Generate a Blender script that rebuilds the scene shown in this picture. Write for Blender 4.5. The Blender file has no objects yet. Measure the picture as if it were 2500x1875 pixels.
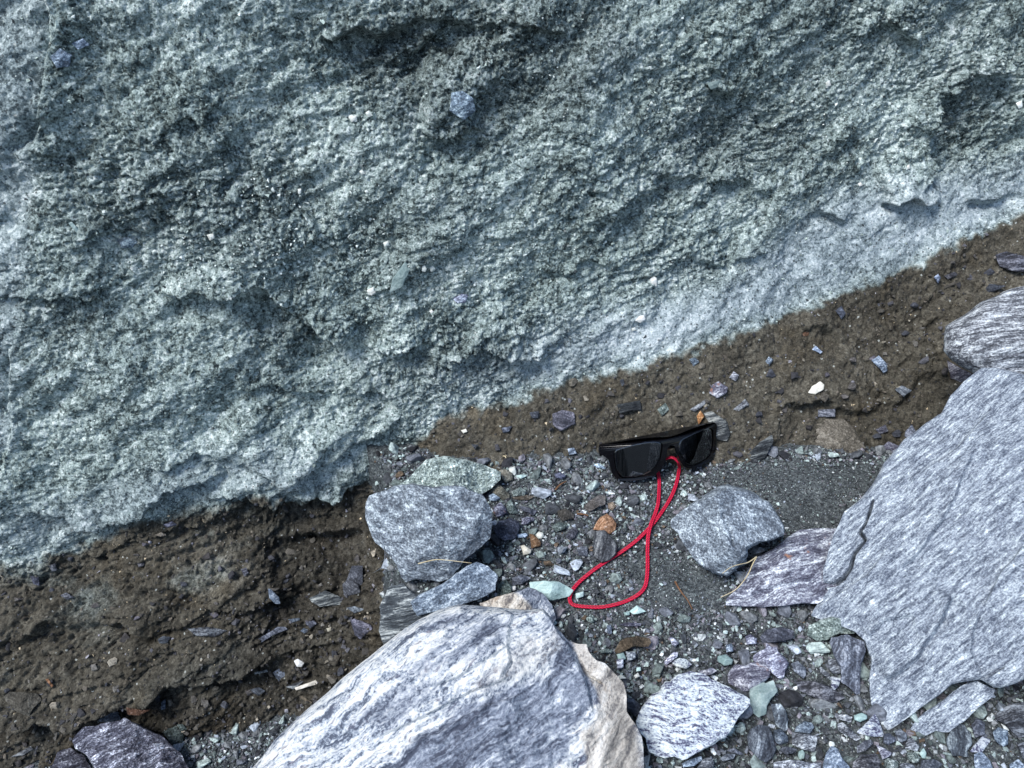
import bpy, bmesh, math, random
import numpy as np
from mathutils import Vector, Matrix
from mathutils.geometry import tessellate_polygon

scene = bpy.context.scene
C = scene.collection
rng = np.random.default_rng(11)
random.seed(5)

# ------------------------------------------------------------------ camera, world, light
PITCH = math.radians(35)
CAM = np.array([0.0, 0.0, 0.60])
FPX = 1250 / 0.662
FW = np.array([0, math.cos(PITCH), -math.sin(PITCH)])
UP = np.array([0, math.sin(PITCH), math.cos(PITCH)])
RT = np.array([1.0, 0, 0])
cam_d = bpy.data.cameras.new("camera")
cam_d.lens = 18 / 0.662
cam_d.sensor_width = 36
cam_d.clip_start = 0.02
cam_d.clip_end = 500
cam = bpy.data.objects.new("camera", cam_d)
cam.location = CAM
cam.rotation_euler = (math.radians(90) - PITCH, 0, 0)
C.objects.link(cam)
scene.camera = cam

SUN_EL, SUN_AZ = math.radians(56), math.radians(232)     # azimuth clockwise from +y
world = bpy.data.worlds.new("World")
scene.world = world
world.use_nodes = True
wn = world.node_tree
sky = wn.nodes.new("ShaderNodeTexSky")
sky.sky_type = 'NISHITA'
sky.sun_disc = False
sky.sun_elevation = SUN_EL
sky.sun_rotation = SUN_AZ
bg = wn.nodes["Background"]
bg.inputs['Strength'].default_value = 0.105
wn.links.new(sky.outputs[0], bg.inputs[0])
sun_d = bpy.data.lights.new("sun", 'SUN')
sun_d.energy = 2.3
sun_d.angle = math.radians(24)
sun_d.color = (1.0, 0.97, 0.93)
sun = bpy.data.objects.new("sun", sun_d)
sd = Vector((math.sin(SUN_AZ) * math.cos(SUN_EL), math.cos(SUN_AZ) * math.cos(SUN_EL), math.sin(SUN_EL)))
sun.rotation_euler = sd.to_track_quat('Z', 'Y').to_euler()
sun.location = sd * 5
C.objects.link(sun)
scene.view_settings.view_transform = 'Standard'
scene.view_settings.look = 'None'
scene.view_settings.gamma = 1
scene.view_settings.exposure = 0.96

# ------------------------------------------------------------------ maths
def norm(v):
    v = np.asarray(v, float)
    return v / np.linalg.norm(v)

def ray(px, py):
    return FW + (px - 1250) / FPX * RT - (py - 937.5) / FPX * UP

def project(P):
    d = P - CAM
    w = d @ FW
    w = np.where(np.abs(w) < 1e-4, 1e-4, w)
    px = 1250 + FPX * (d @ RT) / w
    py = 937.5 - FPX * (d @ UP) / w
    return px, py, w

_perm = np.random.default_rng(3).permutation(256).astype(np.int32)
_perm = np.concatenate([_perm, _perm, _perm])
_grad = np.random.default_rng(4).normal(size=(256, 3)).astype(np.float32)
_grad /= np.linalg.norm(_grad, axis=1)[:, None]

def perlin(P, seed=0):
    P = np.asarray(P, np.float32) + np.float32(seed * 17.31)
    i = np.floor(P).astype(np.int32)
    f = P - i
    i &= 255
    u = f * f * f * (f * (f * 6 - 15) + 10)
    out = 0
    for dx in (0, 1):
        wx = u[:, 0] if dx else 1 - u[:, 0]
        a = _perm[i[:, 0] + dx]
        for dy in (0, 1):
            wy = u[:, 1] if dy else 1 - u[:, 1]
            b = _perm[a + i[:, 1] + dy]
            for dz in (0, 1):
                wz = u[:, 2] if dz else 1 - u[:, 2]
                g = _grad[_perm[b + i[:, 2] + dz] & 255]
                out = out + (g[:, 0] * (f[:, 0] - dx) + g[:, 1] * (f[:, 1] - dy) + g[:, 2] * (f[:, 2] - dz)) * (wx * wy * wz)
    return out * 1.6

def fbm(P, oct=4, seed=0, gain=.5, ridged=False, lac=2.03):
    s, a, n, P = 0, 1.0, 0, np.asarray(P, np.float32)
    for k in range(oct):
        v = perlin(P, seed + k)
        if ridged:
            v = 1 - 2 * np.abs(v)
        s = s + a * v
        n += a
        a *= gain
        P = P * lac
    return s / n

def sstep(a, b, x):
    t = np.clip((x - a) / (b - a), 0, 1)
    return t * t * (3 - 2 * t)

def poly_dist(px, py, pts):
    """signed distance in photo pixels to a polyline (positive to its right going along, i.e. below for left-to-right), and position along 0..1"""
    best = np.full(px.shape, 1e9)
    sg = np.zeros(px.shape)
    al = np.zeros(px.shape)
    pts = np.asarray(pts, float)
    L = np.r_[0, np.cumsum(np.linalg.norm(np.diff(pts, axis=0), axis=1))]
    for k in range(len(pts) - 1):
        a, b = pts[k], pts[k + 1]
        e = b - a
        l2 = e @ e
        rx, ry = px - a[0], py - a[1]
        t = np.clip((rx * e[0] + ry * e[1]) / l2, 0, 1)
        dx, dy = rx - t * e[0], ry - t * e[1]
        d = dx * dx + dy * dy
        m = d < best
        best = np.where(m, d, best)
        sg = np.where(m, np.sign(e[0] * ry - e[1] * rx), sg)
        al = np.where(m, (L[k] + t * (L[k + 1] - L[k])) / L[-1], al)
    return np.sqrt(best) * sg, al

def inside(px, py, pts):
    pts = np.asarray(pts, float)
    r = np.zeros(np.shape(px), bool)
    j = len(pts) - 1
    for i in range(len(pts)):
        xi, yi = pts[i]
        xj, yj = pts[j]
        c = ((yi > py) != (yj > py)) & (px < (xj - xi) * (py - yi) / (yj - yi + 1e-9) + xi)
        r ^= c
        j = i
    return r

def soft_in(px, py, pts, w=20):
    d, _ = poly_dist(px, py, list(pts) + [pts[0]])
    d = np.abs(d) * np.where(inside(px, py, pts), 1, -1)
    return sstep(-w, w, d)

# ------------------------------------------------------------------ mesh output
def make_mesh(name, V, faces, mat=None, smooth=True, attrs=None):
    me = bpy.data.meshes.new(name)
    V = np.ascontiguousarray(V, np.float32)
    faces = np.ascontiguousarray(faces, np.int32)
    k = faces.shape[1]
    me.vertices.add(len(V))
    me.vertices.foreach_set('co', V.ravel())
    me.loops.add(faces.size)
    me.loops.foreach_set('vertex_index', faces.ravel())
    me.polygons.add(len(faces))
    me.polygons.foreach_set('loop_start', np.arange(0, faces.size, k, dtype=np.int32))
    me.polygons.foreach_set('use_smooth', np.full(len(faces), smooth))
    if attrs:
        for nm, col in attrs.items():
            a = me.attributes.new(nm, 'FLOAT_COLOR', 'POINT')
            a.data.foreach_set('color', np.ascontiguousarray(col, np.float32).ravel())
    me.update(calc_edges=True)
    if mat:
        me.materials.append(mat)
    return me

def add(name, me, parent=None, label=None, cat=None, group=None, kind=None, color=None, loc=None):
    o = bpy.data.objects.new(name, me)
    C.objects.link(o)
    if parent is not None:
        o.parent = parent
    if label:
        o['label'] = label
    if cat:
        o['category'] = cat
    if group:
        o['group'] = group
    if kind:
        o['kind'] = kind
    if color is not None:
        o.color = (*color, 1)
    if loc is not None:
        o.location = loc
    return o

# ------------------------------------------------------------------ materials
class NT:
    def __init__(self, name):
        self.m = bpy.data.materials.new(name)
        self.m.use_nodes = True
        self.t = self.m.node_tree
        self.b = self.t.nodes['Principled BSDF']
        self.out = self.t.nodes['Material Output']
    def n(self, kind, **kw):
        nd = self.t.nodes.new(kind)
        for k, v in kw.items():
            setattr(nd, k, v)
        return nd
    def link(self, a, b):
        self.t.links.new(a, b)
    def sock(self, nd, key, v):
        if hasattr(v, 'is_linked') or isinstance(v, bpy.types.NodeSocket):
            self.link(v, nd.inputs[key])
        else:
            nd.inputs[key].default_value = v
    def math(self, op, a, b=0.0, c=0.0, clamp=False):
        nd = self.n('ShaderNodeMath', operation=op, use_clamp=clamp)
        self.sock(nd, 0, a); self.sock(nd, 1, b); self.sock(nd, 2, c)
        return nd.outputs[0]
    def noise(self, vec, scale, detail=4, rough=.55, dist=0.0, out=0):
        nd = self.n('ShaderNodeTexNoise')
        self.link(vec, nd.inputs['Vector'])
        nd.inputs['Scale'].default_value = scale
        nd.inputs['Detail'].default_value = detail
        nd.inputs['Roughness'].default_value = rough
        nd.inputs['Distortion'].default_value = dist
        return nd.outputs[out]
    def voro(self, vec, scale, feat='F1', out='Distance', rand=1.0):
        nd = self.n('ShaderNodeTexVoronoi', feature=feat)
        self.link(vec, nd.inputs['Vector'])
        nd.inputs['Scale'].default_value = scale
        nd.inputs['Randomness'].default_value = rand
        return nd.outputs[out]
    def ramp(self, fac, stops, interp='LINEAR'):
        nd = self.n('ShaderNodeValToRGB')
        cr = nd.color_ramp
        cr.interpolation = interp
        while len(cr.elements) < len(stops):
            cr.elements.new(.5)
        for e, (p, c) in zip(cr.elements, stops):
            e.position = p
            if not hasattr(c, '__len__'):
                c = (c, c, c)
            e.color = (*c, 1)
        self.link(fac, nd.inputs[0])
        return nd.outputs[0]
    def mix(self, fac, a, b, mode='MIX'):
        nd = self.n('ShaderNodeMix', data_type='RGBA', blend_type=mode)
        self.sock(nd, 0, fac)
        for key, v in ((6, a), (7, b)):
            if isinstance(v, bpy.types.NodeSocket):
                self.link(v, nd.inputs[key])
            else:
                nd.inputs[key].default_value = (*v, 1) if len(v) == 3 else v
        return nd.outputs[2]
    def vmath(self, op, a, b):
        nd = self.n('ShaderNodeVectorMath', operation=op)
        self.sock(nd, 0, a); self.sock(nd, 1, b)
        return nd.outputs[0]
    def mapping(self, vec, rot=(0, 0, 0), scale=(1, 1, 1), loc=(0, 0, 0)):
        nd = self.n('ShaderNodeMapping')
        self.link(vec, nd.inputs[0])
        nd.inputs['Rotation'].default_value = rot
        nd.inputs['Scale'].default_value = scale
        nd.inputs['Location'].default_value = loc
        return nd.outputs[0]
    def bump(self, h, strength=.5, dist=.001, prev=None):
        nd = self.n('ShaderNodeBump')
        self.link(h, nd.inputs['Height'])
        nd.inputs['Strength'].default_value = strength
        nd.inputs['Distance'].default_value = dist
        if prev is not None:
            self.link(prev, nd.inputs['Normal'])
        return nd.outputs[0]
    def coord(self, which='Object'):
        return self.n('ShaderNodeTexCoord').outputs[which]
    def finish(self, col, rough=.85, nrm=None, spec=.25):
        self.sock(self.b, 'Base Color', col if isinstance(col, bpy.types.NodeSocket) else (*col, 1))
        self.sock(self.b, 'Roughness', rough)
        self.b.inputs['Specular IOR Level'].default_value = spec
        if nrm is not None:
            self.link(nrm, self.b.inputs['Normal'])
        return self.m

def schist(name, stops, ang=0, freq=60, stretch=6, warp=.02, wfreq=12, speck=.35, sfreq=500, bump=.7,
           bdist=.0012, rough=.8, tint=True, contrast=1.0, fleck=None, spec=.3):
    """foliated rock: streaks along local x turned by ang degrees, colours from stops"""
    stops = [(p, (c[0] * .95, c[1] * 1.0, c[2] * .98) if c[2] > c[0] * 1.04 else c) for p, c in stops]
    N = NT(name)
    co = N.coord()
    info = N.n('ShaderNodeObjectInfo')
    off = N.n('ShaderNodeVectorMath', operation='SCALE')
    off.inputs[0].default_value = (3.1, 1.7, 2.3)
    N.link(info.outputs['Random'], off.inputs['Scale'])
    co2 = N.vmath('ADD', co, off.outputs[0])
    wv = N.noise(co2, wfreq, 3, .5, out=1)
    wv = N.vmath('SUBTRACT', wv, (.5, .5, .5))
    sc = N.n('ShaderNodeVectorMath', operation='SCALE')
    N.link(wv, sc.inputs[0]); sc.inputs['Scale'].default_value = warp
    wc = N.vmath('ADD', co2, sc.outputs[0])
    mp = N.mapping(wc, rot=(0, 0, -math.radians(ang)))
    mp = N.mapping(mp, scale=(1 / stretch, 1, .6))
    n1 = N.noise(mp, freq, 5, .62)
    n2 = N.noise(mp, freq * 4.3, 3, .6)
    n3 = N.noise(co2, sfreq, 3, .65)
    f = N.math('ADD', N.math('MULTIPLY', n1, .62), N.math('MULTIPLY', n2, .38))
    f = N.math('ADD', f, N.math('MULTIPLY', N.math('SUBTRACT', n3, .5), speck))
    f = N.math('ADD', N.math('MULTIPLY', N.math('SUBTRACT', f, .5), 3.2 * contrast), .5, clamp=True)
    col = N.ramp(f, stops)
    if fleck:
        fl = N.noise(co2, 45, 3, .6)
        fm = N.math('MULTIPLY', N.math('SUBTRACT', fl, .64), 14, clamp=True)
        col = N.mix(fm, col, fleck)
    if tint:
        col = N.mix(1.0, col, info.outputs['Color'], 'MULTIPLY')
    nb = N.bump(f, bump, bdist)
    nb = N.bump(n3, .45, .0006, nb)
    return N.finish(col, rough, nb, spec)

MAT = {}
def M_(key, **kw):
    MAT[key] = schist(key, **kw)

D, Lt = (.035, .045, .075), (.62, .66, .78)
M_('granular_blue', stops=[(0, (.045, .055, .085)), (.3, (.13, .15, .20)), (.55, (.27, .30, .37)), (.8, (.46, .50, .57)), (1, (.70, .74, .80))],
   ang=32, freq=300, stretch=5.0, warp=.008, wfreq=30, speck=.45, sfreq=600, contrast=1.0)
M_('grey_plain', stops=[(0, (.05, .058, .075)), (.45, (.15, .17, .205)), (.75, (.26, .29, .34)), (1, (.48, .52, .56))],
   ang=-20, freq=120, stretch=2.2, warp=.03, speck=.6, contrast=1.25)
M_('blue_plain', stops=[(0, (.05, .065, .09)), (.5, (.17, .21, .28)), (.8, (.32, .38, .46)), (1, (.55, .6, .68))],
   ang=25, freq=150, stretch=2.4, warp=.02, speck=.6, contrast=1.2)
M_('streaked', stops=[(0, (.03, .032, .04)), (.4, (.11, .115, .14)), (.6, (.28, .29, .33)), (1, (.68, .70, .76))],
   ang=8, freq=190, stretch=8, warp=.01, wfreq=15, speck=.35, contrast=1.2)
M_('streaked_steep', stops=[(0, (.025, .028, .04)), (.45, (.09, .10, .13)), (.7, (.22, .24, .29)), (1, (.55, .58, .65))],
   ang=72, freq=110, stretch=8, warp=.02, wfreq=18, speck=.35, contrast=1.1)
M_('purple_slab', stops=[(0, (.045, .045, .07)), (.4, (.14, .14, .195)), (.65, (.28, .29, .36)), (1, (.66, .68, .76))],
   ang=16, freq=170, stretch=6, warp=.03, wfreq=14, speck=.4, contrast=1.35, fleck=(.32, .17, .12))
M_('white_veined', stops=[(0, (.06, .06, .11)), (.25, (.19, .20, .30)), (.42, (.46, .50, .60)), (.7, (.66, .70, .75)), (1, (.78, .81, .84))],
   ang=-12, freq=280, stretch=3.4, warp=.035, wfreq=18, speck=.35, contrast=1.5)
M_('silver_purple', stops=[(0, (.025, .025, .04)), (.4, (.085, .085, .12)), (.65, (.2, .2, .265)), (1, (.60, .61, .72))],
   ang=28, freq=140, stretch=3.4, warp=.05, wfreq=16, speck=.4, contrast=1.2, bump=1.0, bdist=.003, rough=.6)
M_('laminated', stops=[(0, (.02, .024, .032)), (.45, (.06, .07, .085)), (.62, (.15, .165, .185)), (.82, (.42, .44, .46)), (1, (.62, .64, .65))],
   ang=12, freq=150, stretch=14, warp=.006, wfreq=20, speck=.12, contrast=1.1, bump=1.0, bdist=.002)
M_('buff', stops=[(0, (.045, .042, .036)), (.5, (.12, .112, .098)), (1, (.28, .27, .245))],
   ang=-40, freq=60, stretch=2, warp=.03, speck=.7, contrast=.9)
M_('crumbly_green', stops=[(0, (.06, .078, .08)), (.35, (.20, .245, .245)), (.65, (.36, .42, .42)), (1, (.62, .68, .68))],
   ang=10, freq=130, stretch=1.2, warp=.02, speck=.8, contrast=1.0, bump=1.0, bdist=.002)
M_('smooth_green', stops=[(0, (.14, .20, .205)), (.5, (.27, .35, .355)), (1, (.45, .53, .53))],
   ang=30, freq=60, stretch=3.5, warp=.02, speck=.35, contrast=.8, bump=.4)
M_('dark_fine', stops=[(0, (.014, .016, .022)), (.5, (.045, .05, .064)), (1, (.16, .17, .20))],
   ang=-30, freq=90, stretch=4, warp=.03, speck=.55, contrast=1.0)
M_('rusty', stops=[(0, (.10, .055, .03)), (.45, (.26, .15, .09)), (.75, (.42, .26, .17)), (1, (.7, .58, .48))],
   ang=40, freq=90, stretch=2, warp=.03, speck=.6, contrast=1.0)
M_('quartz', stops=[(0, (.42, .41, .36)), (.5, (.68, .68, .64)), (1, (.84, .85, .83))],
   ang=0, freq=60, stretch=1.5, warp=.02, speck=.4, contrast=.8, bump=.3, rough=.5)
M_('pebble', stops=[(0, (.35, .35, .37)), (.45, (.8, .8, .8)), (1, (1.7, 1.7, 1.65))],
   ang=20, freq=170, stretch=3, warp=.01, speck=.6, contrast=.9, bump=.6, bdist=.0008)

def banded_boulder_mat():
    N = NT('banded_gneiss')
    co = N.coord()
    at = N.n('ShaderNodeAttribute', attribute_name='mask')
    sp = N.n('ShaderNodeSeparateColor')
    N.link(at.outputs['Color'], sp.inputs[0])
    wv = N.vmath('SUBTRACT', N.noise(co, 11, 5, .6, out=1), (.5, .5, .5))
    sc = N.n('ShaderNodeVectorMath', operation='SCALE'); N.link(wv, sc.inputs[0]); sc.inputs['Scale'].default_value = .050
    wc = N.vmath('ADD', co, sc.outputs[0])
    mp = N.mapping(N.mapping(wc, rot=(0, 0, -math.radians(35))), scale=(1 / 9, 1, .6))
    n1 = N.noise(mp, 190, 4, .62)
    n2 = N.noise(mp, 480, 3, .6)
    n3 = N.noise(co, 420, 3, .65)
    big = N.noise(mp, 48, 3, .5)
    f = N.math('ADD', N.math('MULTIPLY', n1, .55), N.math('MULTIPLY', n2, .35))
    f = N.math('ADD', f, N.math('MULTIPLY', big, .35))
    f = N.math('SUBTRACT', f, .125)
    f = N.math('ADD', f, N.math('MULTIPLY', N.math('SUBTRACT', n3, .5), .35))
    fc = N.math('ADD', N.math('MULTIPLY', N.math('SUBTRACT', f, .5), 4.3), .45, clamp=True)
    white = N.ramp(fc, [(0, (.07, .085, .12)), (.2, (.18, .215, .275)), (.38, (.36, .40, .455)), (.6, (.55, .58, .60)), (1, (.70, .71, .70))])
    fb = N.math('ADD', N.math('MULTIPLY', N.math('SUBTRACT', f, .5), 3.6), .42, clamp=True)
    blue = N.ramp(fb, [(0, (.05, .06, .09)), (.4, (.17, .20, .26)), (.7, (.31, .35, .42)), (1, (.6, .64, .68))])
    mpc = N.mapping(N.mapping(wc, rot=(0, 0, -math.radians(68))), scale=(1 / 9, 1, .6))
    nc = N.noise(mpc, 130, 5, .65)
    ncc = N.math('ADD', N.math('MULTIPLY', N.math('SUBTRACT', N.math('ADD', N.math('MULTIPLY', nc, .75), N.math('MULTIPLY', n3, .25)), .5), 3.6), .55, clamp=True)
    cream = N.ramp(ncc, [(0, (.07, .07, .085)), (.3, (.20, .185, .175)), (.5, (.46, .43, .385)), (1, (.72, .70, .66))])
    # rusty blotches
    rb = N.math('MULTIPLY', N.math('SUBTRACT', N.noise(co, 32, 4, .6), .56), 9, clamp=True)
    cream = N.mix(N.math('MULTIPLY', rb, .75), cream, (.50, .33, .19), 'MULTIPLY')
    rb2 = N.math('MULTIPLY', N.math('SUBTRACT', N.noise(mp, 75, 4, .6), .68), 9, clamp=True)
    white = N.mix(N.math('MULTIPLY', rb2, .55), white, (.33, .21, .17))
    # small dark pits
    pit = N.math('MULTIPLY', N.math('SUBTRACT', N.noise(mp, 330, 2, .5), .62), 11, clamp=True)
    white = N.mix(N.math('MULTIPLY', pit, .75), white, (.10, .09, .13))
    col = N.mix(sp.outputs[0], white, blue)
    col = N.mix(sp.outputs[1], col, cream)
    col = N.mix(sp.outputs[2], col, N.ramp(ncc, [(0, (.03, .032, .04)), (.5, (.13, .125, .12)), (1, (.36, .34, .31))]))
    nb = N.bump(f, .9, .0035)
    nb = N.bump(n3, .5, .0007, nb)
    return N.finish(col, .75, nb, .3)
MAT['banded'] = banded_boulder_mat()

def bank_mat():
    N = NT('glacial_till')
    co = N.coord()
    at = N.n('ShaderNodeAttribute', attribute_name='mask')
    sp = N.n('ShaderNodeSeparateColor'); N.link(at.outputs['Color'], sp.inputs[0])
    big = N.noise(co, 9, 4, .55)
    mid = N.noise(co, 70, 5, .65)
    fine = N.noise(co, 480, 4, .7)
    grit = N.voro(co, 420)
    cell = N.voro(co, 260, out='Color')
    cs = N.n('ShaderNodeSeparateColor'); N.link(cell, cs.inputs[0])
    f = N.math('ADD', N.math('MULTIPLY', big, .22), N.math('MULTIPLY', mid, .30))
    f = N.math('ADD', f, N.math('MULTIPLY', fine, .42))
    f = N.math('ADD', f, N.math('MULTIPLY', cs.outputs[2], .10))
    fc = N.math('ADD', N.math('MULTIPLY', N.math('SUBTRACT', f, .52), 5.0), .50, clamp=True)
    teal = N.ramp(fc, [(0, (.030, .041, .040)), (.25, (.115, .150, .145)), (.5, (.235, .297, .288)), (.78, (.40, .485, .47)), (1, (.68, .75, .73))])
    silt = N.ramp(fc, [(0, (.09, .12, .135)), (.35, (.24, .295, .32)), (.7, (.38, .445, .475)), (1, (.60, .66, .68))])
    fb_ = N.math('ADD', N.math('MULTIPLY', N.math('SUBTRACT', f, .52), 3.0), .46, clamp=True)
    brown = N.ramp(fb_, [(0, (.014, .0135, .011)), (.3, (.044, .041, .033)), (.6, (.092, .086, .069)), (.85, (.165, .157, .13)), (1, (.30, .29, .25))])
    ochre = N.math('MULTIPLY', N.math('SUBTRACT', N.noise(co, 14, 3, .5), .55), 5, clamp=True)
    brown = N.mix(N.math('MULTIPLY', ochre, .55), brown, (1.06, .88, .64), 'MULTIPLY')
    # dark and pale single grains
    vc = N.voro(co, 300, out='Color')
    vs = N.n('ShaderNodeSeparateColor'); N.link(vc, vs.inputs[0])
    near = N.math('LESS_THAN', N.math('ADD', N.voro(co, 300), N.math('MULTIPLY', fine, .3)), .55)
    dark = N.math('MULTIPLY', N.math('GREATER_THAN', vs.outputs[0], .90), near)
    pale = N.math('MULTIPLY', N.math('GREATER_THAN', vs.outputs[1], .985), near)
    col = N.mix(sp.outputs[1], teal, silt)
    col = N.mix(sp.outputs[0], col, brown)
    col = N.mix(N.math('MULTIPLY', dark, .7), col, (.02, .024, .028))
    col = N.mix(N.math('MULTIPLY', pale, .6), col, (.5, .54, .52))
    # darker patches (blue channel)
    col = N.mix(sp.outputs[2], col, N.mix(1.0, col, (.62, .62, .64), 'MULTIPLY'))
    h = N.math('ADD', N.math('MULTIPLY', mid, .5), N.math('MULTIPLY', fine, .5))
    nb = N.bump(h, 1.0, .0032)
    nb = N.bump(grit, .5, .0008, nb)
    return N.finish(col, .92, nb, .15)
MAT['bank'] = bank_mat()

def ground_mat():
    N = NT('dark_grit')
    co = N.coord()
    n1 = N.noise(co, 30, 4, .6)
    n2 = N.noise(co, 620, 3, .7)
    v = N.voro(co, 520, out='Color')
    vs = N.n('ShaderNodeSeparateColor'); N.link(v, vs.inputs[0])
    f = N.math('ADD', N.math('MULTIPLY', n1, .3), N.math('MULTIPLY', n2, .4))
    f = N.math('ADD', f, N.math('MULTIPLY', vs.outputs[0], .35))
    col = N.ramp(f, [(.3, (.014, .018, .020)), (.55, (.06, .071, .078)), (.72, (.13, .15, .155)), (.85, (.34, .38, .38))])  # dark sand, darkened further so gaps between grains read as shadow
    nb = N.bump(N.voro(co, 520), .8, .0012)
    nb = N.bump(n2, .6, .001, nb)
    return N.finish(col, .9, nb, .2)
MAT['ground'] = ground_mat()

def grain_mat(name, rough=.85):
    N = NT(name)
    at = N.n('ShaderNodeAttribute', attribute_name='col')
    co = N.coord()
    n = N.noise(co, 700, 3, .6)
    k = N.ramp(n, [(.25, .55), (.5, 1.0), (.75, 1.6)])
    col = N.mix(1.0, at.outputs['Color'], k, 'MULTIPLY')
    return N.finish(col, rough, N.bump(n, .5, .0006), .25)
MAT['grains'] = grain_mat('mixed_grains')

# ------------------------------------------------------------------ ground and bank surfaces
def interp(x, pts):
    p = np.asarray(pts, float)
    return np.interp(x, p[:, 0], p[:, 1])

def sinterp(x, pts):
    p = np.asarray(pts, float)
    xs = np.linspace(p[0, 0], p[-1, 0], 400)
    ys = np.interp(xs, p[:, 0], p[:, 1])
    k = np.hanning(25); k /= k.sum()
    ys = np.convolve(np.pad(ys, 12, mode='edge'), k, 'valid')
    return np.interp(x, xs, ys)

def pocket(x, y):
    """0 on the gravel bench, 1 in the hollow on the left"""
    y = np.asarray(y, float)
    edge = -0.134 + 0.34 * (0.64 - y) + .010 * np.sin(y * 31) + .006 * np.sin(y * 83 + 1)
    return sstep(0.0, 0.045, edge - x)

def G(x, y):
    x = np.asarray(x, float); y = np.asarray(y, float)
    z = -0.15 * np.clip(0.69 - y, -.3, 1.2)
    z = z - 0.22 * pocket(x, y)
    # sandy pile below the big embedded stone
    z = z + 0.012 * np.exp(-(((x - .34) / .07) ** 2 + ((y - .66) / .05) ** 2))
    z = z + 0.006 * np.sin(x * 17 + 1) * np.sin(y * 19)
    far = sstep(1.0, 6.0, np.hypot(x, y))
    return z * (1 - far) - .25 * far

Y0P = [(-3, .45), (-.8, .57), (-.54, .62), (-.3, .665), (-.2, .695), (-.05, .75), (.17, .785), (.48, .87), (.65, .93), (.9, 1.0), (3, 1.3)]
YBP = [(-3, .30), (-.8, .42), (-.5, .475), (-.3, .50), (-.19, .55), (-.11, .668), (0, .695), (.17, .700), (.44, .700), (.65, .72), (3, .8)]
ZBP = [(-3, -.26), (-.20, -.26), (-.13, -.05), (-.09, 0.0), (3, 0.0)]
BND = [(-2500, 2000), (-300, 1430), (0, 1370), (200, 1335), (330, 1265), (560, 1225), (640, 1195), (700, 1225), (800, 1215), (900, 1170), (1000, 1090), (1080, 1020),
       (1300, 955), (1500, 905), (1700, 845), (1900, 775), (2100, 700), (2300, 610), (2500, 520), (2900, 330), (5000, -500)]
# boundary height as a function of x, found by shooting rays at the lip surface
_bx, _bz = [], []
for _px in np.arange(-600, 3100, 20):
    r = ray(_px, np.interp(_px, [b[0] for b in BND], [b[1] for b in BND]))
    t = .9
    for _ in range(30):
        x = r[0] * t
        t = float(np.clip(sinterp(x, Y0P) / r[1], .2, 2.0))
    _bx.append(r[0] * t); _bz.append(CAM[2] + r[2] * t)
_o = np.argsort(_bx)
_bx, _bz = np.array(_bx)[_o], np.array(_bz)[_o]
def zlip(x):
    return np.interp(x, _bx, _bz)

def bankY(x, z):
    """undisplaced bank surface: y as a function of x and z"""
    y0, yb, zb, zl = sinterp(x, Y0P), sinterp(x, YBP), sinterp(x, ZBP), zlip(x)
    s = (y0 - yb) / np.maximum(zl - zb, .03)
    low = y0 + (z - zl) * s
    dz = np.maximum(z - zl, 0)
    right = sstep(.0, .35, x)
    hi = y0 + dz * math.tan(math.radians(13)) + right * .035 * (1 - np.exp(-dz / .05))
    y = np.where(z > zl, hi, low)
    left = 1 - sstep(-.16, -.02, x)
    y = y + left * .022 * np.exp(-((z - (zl - .035)) / .028) ** 2)
    return y

# --- bank mesh
def axis(a, b, n, lo, hi, m):
    mid = np.linspace(a, b, n)
    h = mid[1] - mid[0]
    def grow(L):
        k = np.geomspace(1, 1 + (L / h), m) - 1
        return k[1:] / k[-1] * L
    return np.concatenate([(a - grow(a - lo))[::-1], mid, b + grow(hi - b)])
XS = axis(-.66, .76, 1010, -3.2, 3.2, 40)
ZS = axis(-.27, .55, 580, -.6, 2.2, 26)
nx, nz = len(XS), len(ZS)
X, Z = np.meshgrid(XS, ZS)
X, Z = X.ravel(), Z.ravel()
Yb = bankY(X, Z)
P0 = np.stack([X, Yb, Z], 1)
PX, PY, PW = project(P0)
# smoothed outward normals of the base
def grid_normals(P, nx, nz):
    Q = P.reshape(nz, nx, 3)
    du = np.gradient(Q, axis=1); dv = np.gradient(Q, axis=0)
    n = np.cross(du, dv)
    n /= np.linalg.norm(n, axis=2)[..., None] + 1e-12
    return n.reshape(-1, 3)
N0 = grid_normals(P0, nx, nz)
Nb = N0.reshape(nz, nx, 3).copy()
for _ in range(2):
    for ax in (0, 1):
        k = 21
        pad = [(0, 0)] * 3; pad[ax] = (k // 2, k // 2)
        cs = np.cumsum(np.pad(Nb, pad, mode='edge'), axis=ax)
        cs = np.concatenate([np.zeros_like(np.take(cs, [0], axis=ax)), cs], axis=ax)
        n_ = Nb.shape[ax]
        Nb = (np.take(cs, range(k, k + n_), axis=ax) - np.take(cs, range(0, n_), axis=ax)) / k
N0 = Nb.reshape(-1, 3)
N0 /= np.linalg.norm(N0, axis=1)[:, None]

wob = fbm(P0 * 28, 3, 50)
wob2 = fbm(P0 * 90, 2, 55)
PXw, PYw = PX + wob * 20 + wob2 * 7, PY + fbm(P0 * 28, 3, 60) * 26 + fbm(P0 * 100, 2, 65) * 9
zl = zlip(X)
inwin = (np.abs(PX - 1250) < 1500) & (PY > -250) & (PW > .1)

# boundary of the two layers (pixels), wobbled
bl = np.interp(PXw, [b[0] for b in BND], [b[1] for b in BND])
dB = PYw - bl + 16 * fbm(P0 * 60, 3, 66)                                     # >0 : brown side
brown = sstep(-6, 16, dB)
# grey-green smears reaching into the brown at the lower left
smear = sstep(.02, .5, fbm(P0 * np.array([9, 9, 26]) @ np.array([[.9, 0, -.35], [0, 1, 0], [.35, 0, .9]]), 4, 70)) * (1 - sstep(500, 900, PX)) * np.exp(-np.clip(dB, 0, None) / 170)
brown = brown * (1 - .65 * smear)
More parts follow.
